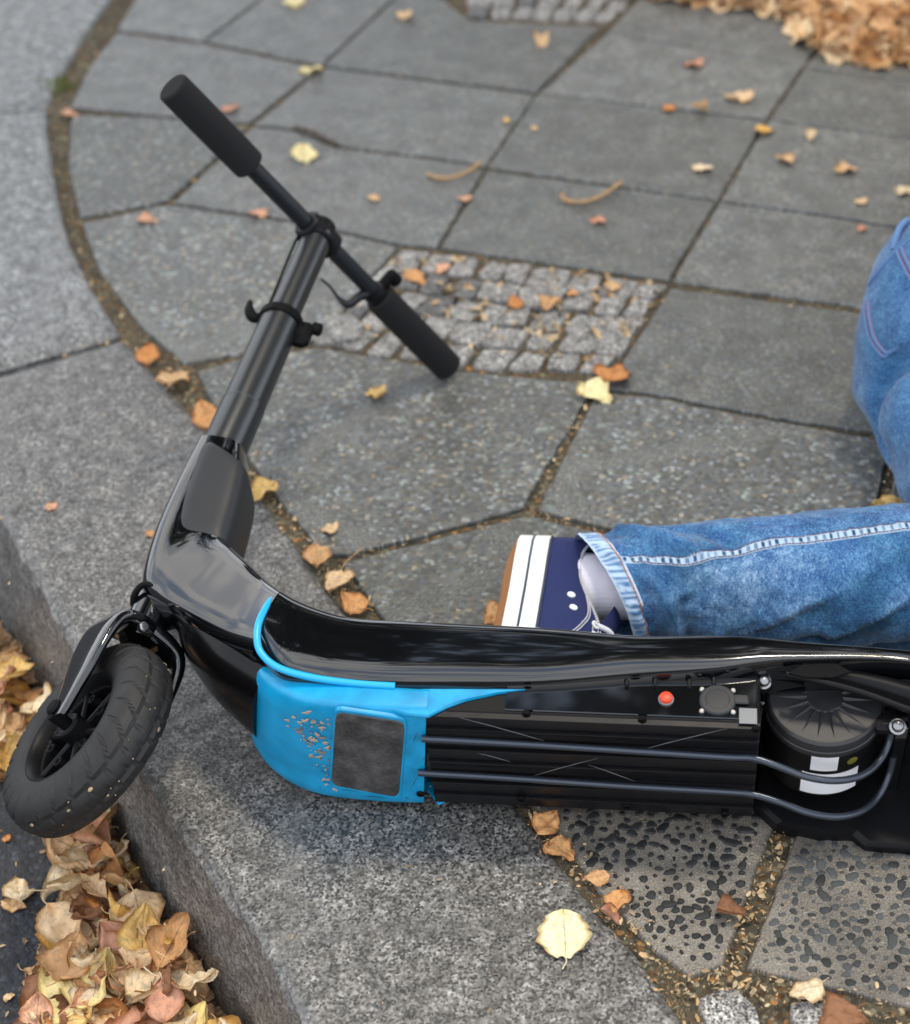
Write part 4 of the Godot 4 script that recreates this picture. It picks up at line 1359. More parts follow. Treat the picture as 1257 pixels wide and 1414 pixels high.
func nets(f: Callable, lo: Vector3, hi: Vector3, cell: float) -> MB:
	var nx := int((hi.x - lo.x) / cell) + 1
	var ny := int((hi.y - lo.y) / cell) + 1
	var nz := int((hi.z - lo.z) / cell) + 1
	var d := PackedFloat32Array()
	d.resize(nx * ny * nz)
	# coarse pass: skip what is far from the surface
	var step := 4
	d.fill(1.0)
	for z0 in range(0, nz, step):
		for y0 in range(0, ny, step):
			for x0 in range(0, nx, step):
				var mid: float = f.call(lo + Vector3(x0 + 1.5, y0 + 1.5, z0 + 1.5) * cell)
				var far := absf(mid) > cell * step * 1.1
				for z in range(z0, mini(z0 + step, nz)):
					for y in range(y0, mini(y0 + step, ny)):
						for x in range(x0, mini(x0 + step, nx)):
							d[(z * ny + y) * nx + x] = mid if far else f.call(lo + Vector3(x, y, z) * cell)
	var vert := {}
	for z in nz - 1:
		for y in ny - 1:
			for x in nx - 1:
				var i := (z * ny + y) * nx + x
				var v := [d[i], d[i + 1], d[i + nx], d[i + nx + 1], d[i + nx * ny], d[i + nx * ny + 1], d[i + nx * ny + nx], d[i + nx * ny + nx + 1]]
				var inside := 0
				for q in v:
					if q < 0.0:
						inside += 1
				if inside == 0 or inside == 8:
					continue
				var acc := Vector3.ZERO
				var n := 0
				for e in [[0, 1], [2, 3], [4, 5], [6, 7], [0, 2], [1, 3], [4, 6], [5, 7], [0, 4], [1, 5], [2, 6], [3, 7]]:
					var a: float = v[e[0]]
					var b: float = v[e[1]]
					if (a < 0.0) != (b < 0.0):
						var t := a / (a - b)
						var pa := Vector3(e[0] & 1, (e[0] >> 1) & 1, e[0] >> 2)
						var pb := Vector3(e[1] & 1, (e[1] >> 1) & 1, e[1] >> 2)
						acc += pa.lerp(pb, t)
						n += 1
				vert[i] = lo + (Vector3(x, y, z) + acc / n) * cell
	var mb := MB.new()
	for i in vert:
		var x: int = i % nx
		var y: int = (i / nx) % ny
		var z: int = i / (nx * ny)
		var in0 := d[i] < 0.0
		for ax in [[1, nx, nx * ny], [nx, nx * ny, 1], [nx * ny, 1, nx]]:
			var other: int = i + ax[0]
			if (d[other] < 0.0) == in0:
				continue
			var b: int = i - ax[1]
			var c: int = i - ax[1] - ax[2]
			var e: int = i - ax[2]
			if vert.has(b) and vert.has(c) and vert.has(e):
				if in0:
					mb.quad(vert[i], vert[b], vert[c], vert[e])
				else:
					mb.quad(vert[i], vert[e], vert[c], vert[b])
	return mb

const KNEE := Vector3(0.585, 0.080, 0.258)
const HIP := Vector3(0.600, 0.098, -0.105)
const KNEE2 := Vector3(0.710, 0.190, 0.27)
const HIP2 := Vector3(0.668, 0.192, -0.095)

const CREASE := [Vector3(0.5574, 0.1956, -0.002), Vector3(0.5279, 0.1732, -0.0166), Vector3(0.5128, 0.1562, -0.0267), Vector3(0.4978, 0.1272, -0.0303), Vector3(0.493, 0.0974, -0.0271), Vector3(0.4964, 0.0697, -0.0163), Vector3(0.4986, 0.0673, 0.0132)]

func jeans_d(p: Vector3) -> float:
	var low := cap_d(p, HIP, KNEE, 0.112, 0.074)
	low = smin(low, cap_d(p, KNEE, Vector3(0.47, 0.073, 0.25), 0.074, 0.066), 0.03)
	var up := cap_d(p, HIP2, KNEE2, 0.115, 0.078)
	up = smin(up, cap_d(p, KNEE2, Vector3(1.02, 0.08, 0.16), 0.076, 0.062), 0.04)
	var seat := (p - Vector3(0.636, 0.155, -0.112)) / Vector3(1.0, 1.05, 1.0)
	var pel := seat.length() - 0.136
	var waist := cap_d(p, Vector3(0.675, 0.155, -0.14), Vector3(0.745, 0.155, -0.27), 0.128, 0.122)
	var legs := smin(low, up, 0.012)
	var d := smin(legs, smin(pel, waist, 0.08), 0.016)
	# crease under the seat and between the thighs
	var g := 1.0
	for k in CREASE.size() - 1:
		g = minf(g, cap_d(p, CREASE[k], CREASE[k + 1], 0.017, 0.017))
	d = -smin(-d, g, 0.010)
	d += 0.0026 * sin(p.z * 58.0 + p.x * 34.0 + sin(p.y * 40.0) * 1.4) * smoothstep(-0.3, 0.1, p.z) + 0.0016 * sin(p.z * 31.0 - p.y * 70.0 + p.x * 50.0)
	return d

func shirt_d(p: Vector3) -> float:
	p.x -= 0.06
	var t := cap_d(p, Vector3(0.665, 0.158, -0.215), Vector3(0.83, 0.165, -0.62), 0.130, 0.145)
	t = smin(t, cap_d(p, Vector3(0.82, 0.085, -0.66), Vector3(0.84, 0.27, -0.66), 0.085, 0.085), 0.08)
	t = smin(t, cap_d(p, Vector3(0.84, 0.285, -0.66), Vector3(1.06, 0.20, -0.50), 0.070, 0.058), 0.05)
	t = smin(t, cap_d(p, Vector3(0.84, 0.075, -0.68), Vector3(1.10, 0.065, -0.74), 0.068, 0.056), 0.05)
	return t

func body_d(p: Vector3) -> float:
	p.x -= 0.06 * smoothstep(-0.08, -0.30, p.z)
	var t := cap_d(p, Vector3(0.64, 0.165, -0.15), Vector3(0.83, 0.165, -0.62), 0.115, 0.130)
	t = smin(t, cap_d(p, HIP, KNEE, 0.085, 0.055), 0.04)
	t = smin(t, cap_d(p, KNEE, Vector3(0.23, 0.064, 0.226), 0.055, 0.036), 0.03)
	t = smin(t, cap_d(p, HIP2, KNEE2, 0.085, 0.055), 0.04)
	t = smin(t, cap_d(p, KNEE2, Vector3(1.05, 0.06, 0.15), 0.055, 0.036), 0.03)
	t = smin(t, cap_d(p, Vector3(1.05, 0.055, 0.15), Vector3(1.11, 0.045, 0.29), 0.042, 0.030), 0.03)
	t = smin(t, cap_d(p, Vector3(0.845, 0.17, -0.66), Vector3(0.89, 0.16, -0.80), 0.056, 0.052), 0.04)
	t = smin(t, cap_d(p, Vector3(0.90, 0.145, -0.86), Vector3(0.935, 0.13, -0.93), 0.082, 0.092), 0.03)
	t = smin(t, cap_d(p, Vector3(0.98, 0.135, -0.86), Vector3(0.975, 0.135, -0.84), 0.045, 0.03), 0.04)
	t = smin(t, cap_d(p, Vector3(1.015, 0.135, -0.895), Vector3(1.028, 0.135, -0.875), 0.012, 0.014), 0.02)
	t = smin(t, cap_d(p, Vector3(0.905, 0.225, -0.885), Vector3(0.895, 0.215, -0.86), 0.014, 0.010), 0.01)
	t = smin(t, cap_d(p, Vector3(0.84, 0.285, -0.66), Vector3(1.06, 0.20, -0.50), 0.052, 0.042), 0.04)
	t = smin(t, cap_d(p, Vector3(1.06, 0.20, -0.50), Vector3(1.20, 0.05, -0.36), 0.042, 0.026), 0.02)
	t = smin(t, cap_d(p, Vector3(0.84, 0.075, -0.68), Vector3(1.10, 0.065, -0.74), 0.050, 0.042), 0.04)
	t = smin(t, cap_d(p, Vector3(1.10, 0.065, -0.74), Vector3(1.34, 0.034, -0.70), 0.042, 0.026), 0.02)
	for h in [[Vector3(1.20, 0.05, -0.36), Vector3(0.62, -0.35, 0.70)], [Vector3(1.34, 0.034, -0.70), Vector3(0.97, -0.08, 0.22)]]:
		var a: Vector3 = h[0]
		var f: Vector3 = (h[1] as Vector3).normalized()
		var side := f.cross(Vector3.UP).normalized()
		t = smin(t, cap_d(p, a + f * 0.02, a + f * 0.075, 0.026, 0.024), 0.02)
		for k in 4:
			var r := a + f * 0.075 + side * (k - 1.5) * 0.021
			var e: Vector3 = r + f * [0.055, 0.068, 0.062, 0.046][k] + Vector3(0, -0.012, 0) + side * (k - 1.5) * 0.006
			e.y = maxf(e.y, 0.010)
			t = smin(t, cap_d(p, r, e, 0.0095, 0.0085), 0.004)
		t = smin(t, cap_d(p, a + f * 0.03 + side * 0.022, a + f * 0.062 + side * 0.060, 0.012, 0.010), 0.008)
	return t

func on_jeans(p: Vector3) -> Vector3:
	for i in 10:
		var d := jeans_d(p)
		var e := 0.001
		var g := Vector3(jeans_d(p + Vector3(e, 0, 0)) - d, jeans_d(p + Vector3(0, e, 0)) - d, jeans_d(p + Vector3(0, 0, e)) - d)
		if g.length_squared() > 1e-14:
			p -= g.normalized() * d
	return p

# lower trouser leg: a ring for each distance along the shin
const FOLDS := [[0.03, 1.3, 0.035, 2.9, 0.008, -0.005], [0.055, 1.1, 0.065, 3.3, 0.009, 0.0045], [0.08, 1.5, 0.082, 3.0, 0.009, -0.004], [0.10, 2.9, 0.22, 1.9, 0.010, -0.0065], [0.13, 3.1, 0.25, 2.2, 0.011, 0.004],
	[0.19, 3.0, 0.36, 1.75, 0.011, -0.007], [0.24, 3.1, 0.40, 2.0, 0.012, 0.005], [0.05, -0.6, 0.10, 0.3, 0.010, 0.005], [0.09, -0.5, 0.14, 0.2, 0.010, -0.004], [0.02, 0.2, 0.05, 0.9, 0.008, 0.003]]

const STEPS := [[0.212, 1.20, 0.105, 1.95, 0.0070], [0.33, 0.98, 0.205, 1.98, 0.0075], [0.032, 1.9, 0.046, 0.45, 0.0042], [0.150, 1.45, 0.070, 2.05, 0.0040], [0.42, 1.25, 0.300, 2.0, 0.0055], [0.075, 0.95, 0.052, 1.7, 0.003], [0.30, 0.55, 0.25, 0.95, 0.0025], [0.255, 0.95, 0.165, 1.42, 0.0035], [0.41, 0.75, 0.335, 1.15, 0.0035], [0.105, 0.80, 0.062, 1.15, 0.003], [0.39, 0.35, 0.33, 0.62, 0.0025]]

func leg_point(t: float, a: float) -> Vector3:
	# t in metres from the cuff, a round the leg: 0 up, PI/2 towards the scooter, PI down
	var key := [[0.0, 0.154, 0.0615, 0.2290, 0.057, 0.064], [0.04, 0.188, 0.0625, 0.2295, 0.058, 0.065], [0.10, 0.248, 0.066, 0.2340, 0.063, 0.069], [0.20, 0.348, 0.0705, 0.2440, 0.0690, 0.075], [0.30, 0.448, 0.0735, 0.2500, 0.0720, 0.080], [0.44, 0.588, 0.077, 0.2560, 0.0760, 0.082]]
	var i := 0
	while i < key.size() - 2 and t > key[i + 1][0]:
		i += 1
	var f: float = (t - key[i][0]) / (key[i + 1][0] - key[i][0])
	var v := []
	for k in range(1, 6):
		v.append(cubic_interpolate(key[i][k], key[i + 1][k], key[maxi(i - 1, 0)][k], key[mini(i + 2, key.size() - 1)][k], f))
	var r := 1.0
	var push := 0.0
	for g in FOLDS:
		var s0 := Vector2(g[0], g[1] * 0.07)
		var s1 := Vector2(g[2], g[3] * 0.07)
		var q := Vector2(t, a * 0.07)
		var near := Geometry2D.get_closest_point_to_segment(q, s0, s1)
		push += 1.7 * g[5] * exp(-pow(q.distance_to(near) / g[4], 2.0))
	for g in STEPS:
		var s0 := Vector2(g[0], g[1] * 0.07)
		var s1 := Vector2(g[2], g[3] * 0.07)
		var q := Vector2(t, a * 0.07)
		var u := clampf((q - s0).dot(s1 - s0) / (s1 - s0).length_squared(), 0.0, 1.0)
		var d := q.distance_to(s0.lerp(s1, u)) * signf((s1 - s0).cross(q - s0))
		var ends := sin(PI * clampf(0.08 + 0.84 * u, 0.0, 1.0))
		push += g[4] * ends * (exp(-d / 0.018) if d > 0.0 else -0.8 * exp(-pow(d / 0.010, 2.0)) + 1.8 * exp(d / 0.0034))
	push += 0.0022 * leg_noise.get_noise_2d(t * 14.0, a * 1.1) + 0.0012 * leg_noise.get_noise_2d(t * 40.0 + 9.0, a * 3.0)
	var tilt := smoothstep(0.16, 0.0, t) * 0.36
	var dy: float = cos(a) * (v[3] + push)
	var dz: float = sin(a) * (v[4] + push)
	var y: float = v[1] + dy
	y = maxf(y, 0.0015 + 0.002 * (1 + sin(t * 30.0)))
	return Vector3(v[0] + dz * tilt - 0.012 * dy / v[3] * smoothstep(0.16, 0.0, t), y, v[2] + dz)

var leg_noise: FastNoiseLite

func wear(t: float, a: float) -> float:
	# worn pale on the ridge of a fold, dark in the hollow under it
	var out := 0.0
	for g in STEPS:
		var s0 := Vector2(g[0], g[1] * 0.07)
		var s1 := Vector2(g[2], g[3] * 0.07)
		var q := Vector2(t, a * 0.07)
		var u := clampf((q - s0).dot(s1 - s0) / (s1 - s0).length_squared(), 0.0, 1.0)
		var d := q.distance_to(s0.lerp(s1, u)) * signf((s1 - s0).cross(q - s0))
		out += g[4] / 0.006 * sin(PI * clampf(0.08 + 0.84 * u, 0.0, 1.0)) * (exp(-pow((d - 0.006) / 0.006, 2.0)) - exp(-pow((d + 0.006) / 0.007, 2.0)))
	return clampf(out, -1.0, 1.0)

func ribbon(mb: MB, f: Callable, n: int, r: float, dash: float, gap: float) -> void:
	# stitches along f(0..1): short threads that dip at both ends
	var pts := PackedVector3Array()
	for i in n + 1:
		pts.append(f.call(i / float(n)))
	var run := 0.0
	var cur := PackedVector3Array()
	for i in n:
		run += pts[i].distance_to(pts[i + 1])
		cur.append(pts[i])
		if run > dash:
			if cur.size() > 1:
				mb.tube(cur, r, 5)
			if run > dash + gap:
				run = 0.0
				cur = PackedVector3Array()
			else:
				cur.resize(maxi(cur.size() - 1, 0))
	if cur.size() > 1:
		mb.tube(cur, r, 5)

func build_person() -> void:
	var who := holder("person")
	tag(who, "person in faded blue jeans and navy canvas shoes lying on the pavement behind the scooter", "person")
	leg_noise = noise(FastNoiseLite.TYPE_SIMPLEX, 1.0, 77, 0, 3)
	var body := mk(nets(body_d, Vector3(0.18, 0.0, -1.06), Vector3(1.56, 0.42, 0.36), 0.012), "body", tone.skin, who, 80)
	kind(body, "thing")
	mk(nets(shirt_d, Vector3(0.54, -0.01, -0.86), Vector3(1.27, 0.40, -0.10), 0.015), "shirt", tone.shirt, who, 80)
	# jeans: seat and thighs as one surface, the near lower leg with its folds
	var up := nets(jeans_d, Vector3(0.42, -0.02, -0.44), Vector3(1.10, 0.40, 0.38), 0.0072)
	up.col.resize(up.v.size())
	for i in up.v.size():
		var p := up.v[i]
		var worn := 0.5 + 0.5 * leg_noise.get_noise_3d(p.x * 5.0, p.y * 5.0, p.z * 5.0)
		var k := lerpf(0.62, 1.1, worn)
		up.col[i] = Color(k * k * 0.25, k * 0.47, k * 0.65)
	var jeans := mk(up, "jeans", tone.denim, who, 80)
	var lower := MB.new()
	var rows := []
	var nt := 170
	var na := 150
	for i in nt + 1:
		var ring := PackedVector3Array()
		for j in na:
			ring.append(leg_point(0.42 * i / nt, TAU * j / na - PI * 0.5))
		rows.append(ring)
	# the hem: turn the cloth inwards
	var inner := PackedVector3Array()
	var inner2 := PackedVector3Array()
	var cen := Vector3.ZERO
	for p in rows[0]:
		cen += p
	cen /= na
	for p in rows[0]:
		inner.append(p + (cen - p).normalized() * 0.0022 + Vector3(-0.0004, 0, 0))
		inner2.append(p + (cen - p).normalized() * 0.003 + Vector3(0.035, 0, 0))
	rows.push_front(inner)
	rows.push_front(inner2)
	lower.grid(rows, true)
	lower.col.resize(lower.v.size())
	for i in lower.v.size():
		var p := lower.v[i]
		var t := p.x - 0.148
		var fade := exp(-pow((t - 0.150) / 0.060, 2.0) - pow((p.z - 0.287) / 0.024, 2.0)) * 0.62 * (0.75 + 0.6 * leg_noise.get_noise_2d(t * 45.0, p.z * 60.0))
		var w := leg_noise.get_noise_3d(p.x * 9.0, p.y * 9.0, p.z * 9.0)
		var k := 0.80 + fade * 0.9 + 0.26 * w
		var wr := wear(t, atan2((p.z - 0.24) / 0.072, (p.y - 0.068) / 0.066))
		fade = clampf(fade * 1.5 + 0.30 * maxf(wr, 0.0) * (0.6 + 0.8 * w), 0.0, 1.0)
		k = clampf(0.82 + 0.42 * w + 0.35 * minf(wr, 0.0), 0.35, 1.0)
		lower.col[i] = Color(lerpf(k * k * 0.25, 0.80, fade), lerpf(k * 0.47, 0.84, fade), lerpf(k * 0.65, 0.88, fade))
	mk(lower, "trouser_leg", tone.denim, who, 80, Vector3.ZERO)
	# inseam: a raised double-felled strip with stitching down both sides
	var seam_key := [[0.0, 0.33], [0.045, 0.33], [0.062, 0.40], [0.089, 0.47], [0.126, 0.37], [0.20, 0.22], [0.318, 0.11], [0.45, 0.06]]
	var seam_a := func(t: float) -> float:
		for k in seam_key.size() - 1:
			if t <= seam_key[k + 1][0]:
				return lerpf(seam_key[k][1], seam_key[k + 1][1], smoothstep(seam_key[k][0], seam_key[k + 1][0], t))
		return 0.06
	var strip := MB.new()
	var srows := []
	for i in 420:
		var t := 0.026 + 0.378 * i / 419.0
		var ring := PackedVector3Array()
		var a: float = seam_a.call(t)
		var bumpy := 0.0007 * sin(t * TAU / 0.0078)
		for k in 7:
			var w := (k - 3) / 3.0
			var p := leg_point(t, a + w * 0.085)
			var nrm := (p - Vector3(p.x, 0.068, 0.235)).normalized()
			ring.append(p + nrm * ((0.0022 + bumpy) * (1.0 - pow(absf(w), 6.0)) - 0.0004))
		srows.append(ring)
	strip.grid(srows)
	strip.col.resize(strip.v.size())
	for i in strip.v.size():
		var ring_no := roundi((strip.v[i].x - 0.182) / 0.00248)
		var dash := smoothstep(-0.2, 0.5, sin(strip.v[i].x * TAU / 0.0078 + 1.2 * leg_noise.get_noise_2d(strip.v[i].x * 30.0, 1.0)))
		var across := absf(strip.uv[i].x - 0.5) * 2.0
		var blue := dash * smoothstep(0.75, 0.35, across) * (0.6 + 0.5 * leg_noise.get_noise_2d(strip.v[i].x * 60.0, 5.0))
		strip.col[i] = Color(0.46, 0.60, 0.76).lerp(Color(0.02, 0.06, 0.18), clampf(blue * 1.4, 0, 1))
	mk(strip, "inseam", tone.denim_seam, jeans, 80, Vector3.UP)
	for o in [[-0.062, tone.thread_brown], [0.062, tone.thread_brown]]:
		var th := MB.new()
		ribbon(th, func(u: float) -> Vector3:
			var t := 0.036 + 0.365 * u
			var p := leg_point(t, seam_a.call(t) + o[0])
			return p + (p - Vector3(p.x, 0.068, 0.235)).normalized() * 0.0022, 420, 0.0005, 0.0026, 0.0008)
		mk(th, "seam_stitching", o[1], jeans, 60)
	# hem: a folded band with orange stitching
	var hem := MB.new()
	var hrows := []
	for i in 9:
		var t := -0.001 + 0.029 * i / 8.0
		var ring := PackedVector3Array()
		for j in na:
			var a := TAU * j / na - PI * 0.5
			var p := leg_point(maxf(t, 0.0), a) + Vector3(minf(t, 0.0), 0, 0)
			var out := (p - Vector3(p.x, 0.066, 0.228)).normalized()
			var puff := 0.0016 + 0.0007 * sin(j * 1.7) * sin(PI * i / 8.0) - (0.0014 if i == 0 or i == 8 else 0.0)
			ring.append(p + out * puff)
		hrows.append(ring)
	hem.grid(hrows, true)
	hem.col.resize(hem.v.size())
	for i in hem.v.size():
		var p := hem.v[i]
		var an := atan2(p.z - 0.228, p.y - 0.066)
		var edge := absf(hem.uv[i].y - 0.5) * 2.0
		var k := smoothstep(-0.1, 0.5, sin(an * 52.0 + 2.0 * leg_noise.get_noise_2d(an * 4.0, 2.0)) + 0.8 * leg_noise.get_noise_2d(an * 9.0, p.x * 60.0))
		var c := Color(0.48, 0.62, 0.78).lerp(Color(0.08, 0.20, 0.40), k * smoothstep(1.0, 0.6, edge))
		hem.col[i] = c.lerp(Color(0.66, 0.76, 0.86), smoothstep(0.82, 1.0, edge))
	mk(hem, "hem", tone.denim_seam, jeans, 80)
	var ho := MB.new()
	ribbon(ho, func(u: float) -> Vector3:
		var p := leg_point(0.0245, TAU * u)
		return p + (p - Vector3(p.x, 0.066, 0.228)).normalized() * 0.0024, 360, 0.00065, 0.0030, 0.0006)
	mk(ho, "hem_stitching", tone.thread_orange, jeans, 60)
	# seams and back pocket on the seat
	for path in [[Vector3(0.4993, 0.1796, -0.1327), Vector3(0.4975, 0.1704, -0.1048), Vector3(0.4994, 0.1588, -0.0812), Vector3(0.5049, 0.1536, -0.0538), Vector3(0.5108, 0.1549, -0.0321)], [Vector3(0.5001, 0.1882, -0.1194), Vector3(0.4994, 0.1765, -0.0961), Vector3(0.5018, 0.1644, -0.0751), Vector3(0.5078, 0.1595, -0.0503), Vector3(0.5147, 0.1603, -0.0294)],
		[Vector3(0.5049, 0.2003, -0.1387), Vector3(0.5136, 0.2255, -0.1259), Vector3(0.5258, 0.2463, -0.1213), Vector3(0.5429, 0.266, -0.1196), Vector3(0.5569, 0.2785, -0.1207)], [Vector3(0.5307, 0.2526, -0.1231), Vector3(0.5304, 0.2507, -0.0992), Vector3(0.5315, 0.2461, -0.0803), Vector3(0.5357, 0.2401, -0.0605)], [Vector3(0.5348, 0.2575, -0.1173), Vector3(0.5348, 0.2548, -0.0947), Vector3(0.536, 0.2499, -0.0764), Vector3(0.5398, 0.2446, -0.0587)]]:
		var pts := []
		for p in path:
			pts.append(on_jeans(p))
		var sp := smooth_path(pts, 8)
		for i in sp.size():
			sp[i] = on_jeans(sp[i])
		var mb := MB.new()
		mb.tube(sp, 0.0026, 8)
		mb.col.resize(mb.v.size())
		mb.col.fill(Color(0.10, 0.20, 0.40))
		mk(mb, "seam", tone.denim_seam, jeans, 80)
		var th := MB.new()
		for i in range(0, sp.size() - 1):
			th.tube([sp[i] + Vector3(0, 0.0022, 0.0013), sp[i].lerp(sp[i + 1], 0.6) + Vector3(0, 0.0022, 0.0013)], 0.0005, 5)
		mk(th, "seam_stitching", tone.thread_orange, jeans, 60)
	# belt loop standing off the waistband
	var bl := MB.new()
	bl.tube(smooth_path([Vector3(0.5286, 0.2484, -0.1345), Vector3(0.5352, 0.2546, -0.1434) + Vector3(-0.002, 0.004, 0), Vector3(0.5426, 0.259, -0.1554) + Vector3(-0.003, 0.006, 0), Vector3(0.5518, 0.2632, -0.1678) + Vector3(-0.001, 0.004, 0)], 5), 0.004, 8)
	bl.col.resize(bl.v.size())
	bl.col.fill(Color(0.13, 0.24, 0.44))
	mk(bl, "belt_loop", tone.denim_seam, jeans, 80)
	build_shoe(who)
	# hair and the other shoe lie outside the picture
	var hr := nets(func(p: Vector3) -> float: return maxf(cap_d(p, Vector3(0.955, 0.150, -0.87), Vector3(0.99, 0.135, -0.935), 0.092, 0.101), (p.x - 1.015) + (p.z + 0.93) * 0.2), Vector3(0.82, 0.02, -1.06), Vector3(1.12, 0.27, -0.74), 0.012)
	mk(hr, "hair", tone.hair, who, 80)
	for e in [[Vector3(1.068, 0.165, -0.915)], [Vector3(1.068, 0.105, -0.915)]]:
		var em := MB.new()
		em.lathe([Vector2(0, -0.011), Vector2(0.008, -0.008), Vector2(0.011, 0), Vector2(0.008, 0.008), Vector2(0, 0.011)], e[0], Vector3.RIGHT, 14, false)
		mk(em, "eye", tone.ink, who)

func build_shoe(who: Node3D) -> void:
	# foot frame: forwards along the sole, towards the inner side of the foot, up the shin
	var o := Vector3(0.072, 0.058, 0.142)
	var fwd := Vector3(-0.168, -0.02, 0.985).normalized()
	var up := (Vector3(0.985, 0.03, 0.168) - fwd * fwd.dot(Vector3(0.985, 0.03, 0.168))).normalized()
	var inn := up.cross(fwd).normalized()
	if inn.y < 0.0:
		inn = -inn
	var at := func(t: float, s: float, q: float) -> Vector3: return o + fwd * t + inn * s + up * q
	var L := 0.272
	var wid := func(t: float, inner: bool) -> float:
		var key := [[0.0, 0.0], [0.004, 0.016], [0.012, 0.026], [0.028, 0.0335], [0.06, 0.0365], [0.11, 0.037 if inner else 0.040], [0.16, 0.042 if inner else 0.046], [0.20, 0.046 if inner else 0.047], [0.235, 0.040 if inner else 0.038], [0.257, 0.026], [0.268, 0.012], [0.272, 0.0]]
		for k in key.size() - 1:
			if t <= key[k + 1][0]:
				return lerpf(key[k][1], key[k + 1][1], smoothstep(0.0, 1.0, (t - key[k][0]) / (key[k + 1][0] - key[k][0])) * 0.4 + 0.6 * (t - key[k][0]) / (key[k + 1][0] - key[k][0]))
		return 0.0
	var outline := []
	var ts := [0.0, 0.0015, 0.004, 0.008, 0.012, 0.019, 0.028, 0.04, 0.06, 0.08, 0.11, 0.135, 0.16, 0.18, 0.20, 0.218, 0.235, 0.247, 0.257, 0.263, 0.268, 0.2705, 0.272]
	for t in ts:
		outline.append(Vector2(t, wid.call(t, true)))
	for k in range(ts.size() - 2, 0, -1):
		outline.append(Vector2(ts[k], -wid.call(ts[k], false)))
	var band := func(q0: float, q1: float, grow: float, bev: float) -> MB:
		var mb := MB.new()
		var rows := []
		for lv in [[q0, -bev], [q0 + bev, 0.0], [q1 - bev, 0.0], [q1, -bev]]:
			var ring := PackedVector3Array()
			for p in outline:
				var c := Vector2(L * 0.48, 0)
				var d: Vector2 = (p - c).normalized() * (grow + lv[1])
				ring.append(at.call(p.x + d.x, p.y + d.y, lv[0]))
			rows.append(ring)
		mb.loft(rows, true)
		return mb
	var shoe := holder("shoe", who)
	var sole := MB.new()
	var sole_rows := []
	for lv in [[0.0005, -0.003], [0.62, -0.003], [0.92, -0.005], [1.0, -0.010]]:
		var ring := PackedVector3Array()
		for p in outline:
			var c := Vector2(L * 0.48, 0)
			var d: Vector2 = (p - c).normalized() * lv[1]
			var deep: float = 0.0025 + 0.0075 * smoothstep(0.0, 0.085, p.x) * (1.0 - 0.7 * smoothstep(0.18, 0.27, p.x))
			ring.append(at.call(p.x + d.x, p.y + d.y, 0.0005 - deep * lv[0]))
		sole_rows.append(ring)
	sole.loft(sole_rows, true)
	mk(sole, "outsole", tone.gum, shoe, 50)
	mk(band.call(0.0, 0.0155, 0.0012, 0.0012), "foxing", tone.rubber_white, shoe, 40)
	mk(band.call(0.0150, 0.0180, 0.0006, 0.0005), "foxing_stripe", tone.rubber_navy, shoe, 40)
	mk(band.call(0.0175, 0.0350, 0.0012, 0.0012), "foxing", tone.rubber_white, shoe, 40)
	mk(band.call(0.0345, 0.0372, 0.0014, 0.0006), "foxing_stripe", tone.rubber_navy, shoe, 40)
	# canvas upper: walls that bend in from the foxing to the collar, closed over the toes
	var edge := func(t: float, inner: bool) -> Vector2:
		# (sideways, height) of the collar or eyestay edge
		var w: float = wid.call(t, inner)
		var s := 0.029
		var h := 0.090 - 0.018 * smoothstep(0.0, 0.05, t)
		if t > 0.07:
			h = lerpf(0.072, 0.098, smoothstep(0.075, 0.155, t))
			s = lerpf(0.029, 0.013, smoothstep(0.08, 0.15, t))
		if t > 0.165:
			h = lerpf(0.098, 0.052, smoothstep(0.165, 0.262, t))
			s = lerpf(0.013, 0.0, smoothstep(0.185, 0.215, t))
		return Vector2(minf(s, w * 0.92), maxf(h, 0.038))
	var wall := func(t: float, k: float, inner: bool) -> Vector3:
		var w: float = wid.call(t, inner)
		var e: Vector2 = edge.call(t, inner)
		var a := Vector2(w - 0.0008, 0.035)
		var c := Vector2(maxf(w * 1.0, e.x), lerpf(0.035, e.y, 0.72))
		var p := a.lerp(c, k).lerp(c.lerp(e, k), k)
		return at.call(t, p.x if inner else -p.x, p.y)
	var uppr := MB.new()
	for inner in [true, false]:
		var rows := []
		for i in 57:
			var t := L * pow(i / 56.0, 1.0)
			t = L * (0.5 - 0.5 * cos(PI * i / 56.0))
			var ring := PackedVector3Array()
			for k in 13:
				ring.append(wall.call(t, k / 12.0, inner))
			rows.append(ring)
		uppr.grid(rows)
	mk(uppr, "canvas_upper", tone.canvas, shoe, 60, up)
	# tongue
	var tg := MB.new()
	var trows := []
	for i in 12:
		var t := lerpf(0.205, 0.118, i / 11.0)
		var ring := PackedVector3Array()
		for k in 9:
			var s := (k - 4) / 4.0
			ring.append(at.call(t, s * 0.020, lerpf(0.076, 0.112, i / 11.0) + 0.006 * (1.0 - s * s) - 0.002))
		trows.append(ring)
	tg.grid(trows)
	mk(tg, "tongue", tone.canvas, shoe, 60, up)
	# stitching
	var lift := func(t: float, k: float) -> Vector3:
		var p: Vector3 = wall.call(t, k, true)
		return p + inn * 0.0006 + up * 0.0004
	var lines := [
		[func(u: float) -> Vector2: return Vector2(lerpf(0.004, 0.165, u), 0.975)], [func(u: float) -> Vector2: return Vector2(lerpf(0.004, 0.165, u), 0.92)],
		[func(u: float) -> Vector2: return Vector2(lerpf(0.110, 0.188, u), lerpf(0.90, 0.42, u))], [func(u: float) -> Vector2: return Vector2(lerpf(0.117, 0.195, u), lerpf(0.90, 0.42, u))],
		[func(u: float) -> Vector2: return Vector2(lerpf(0.150, 0.200, u), lerpf(0.80, 0.84, u))]]
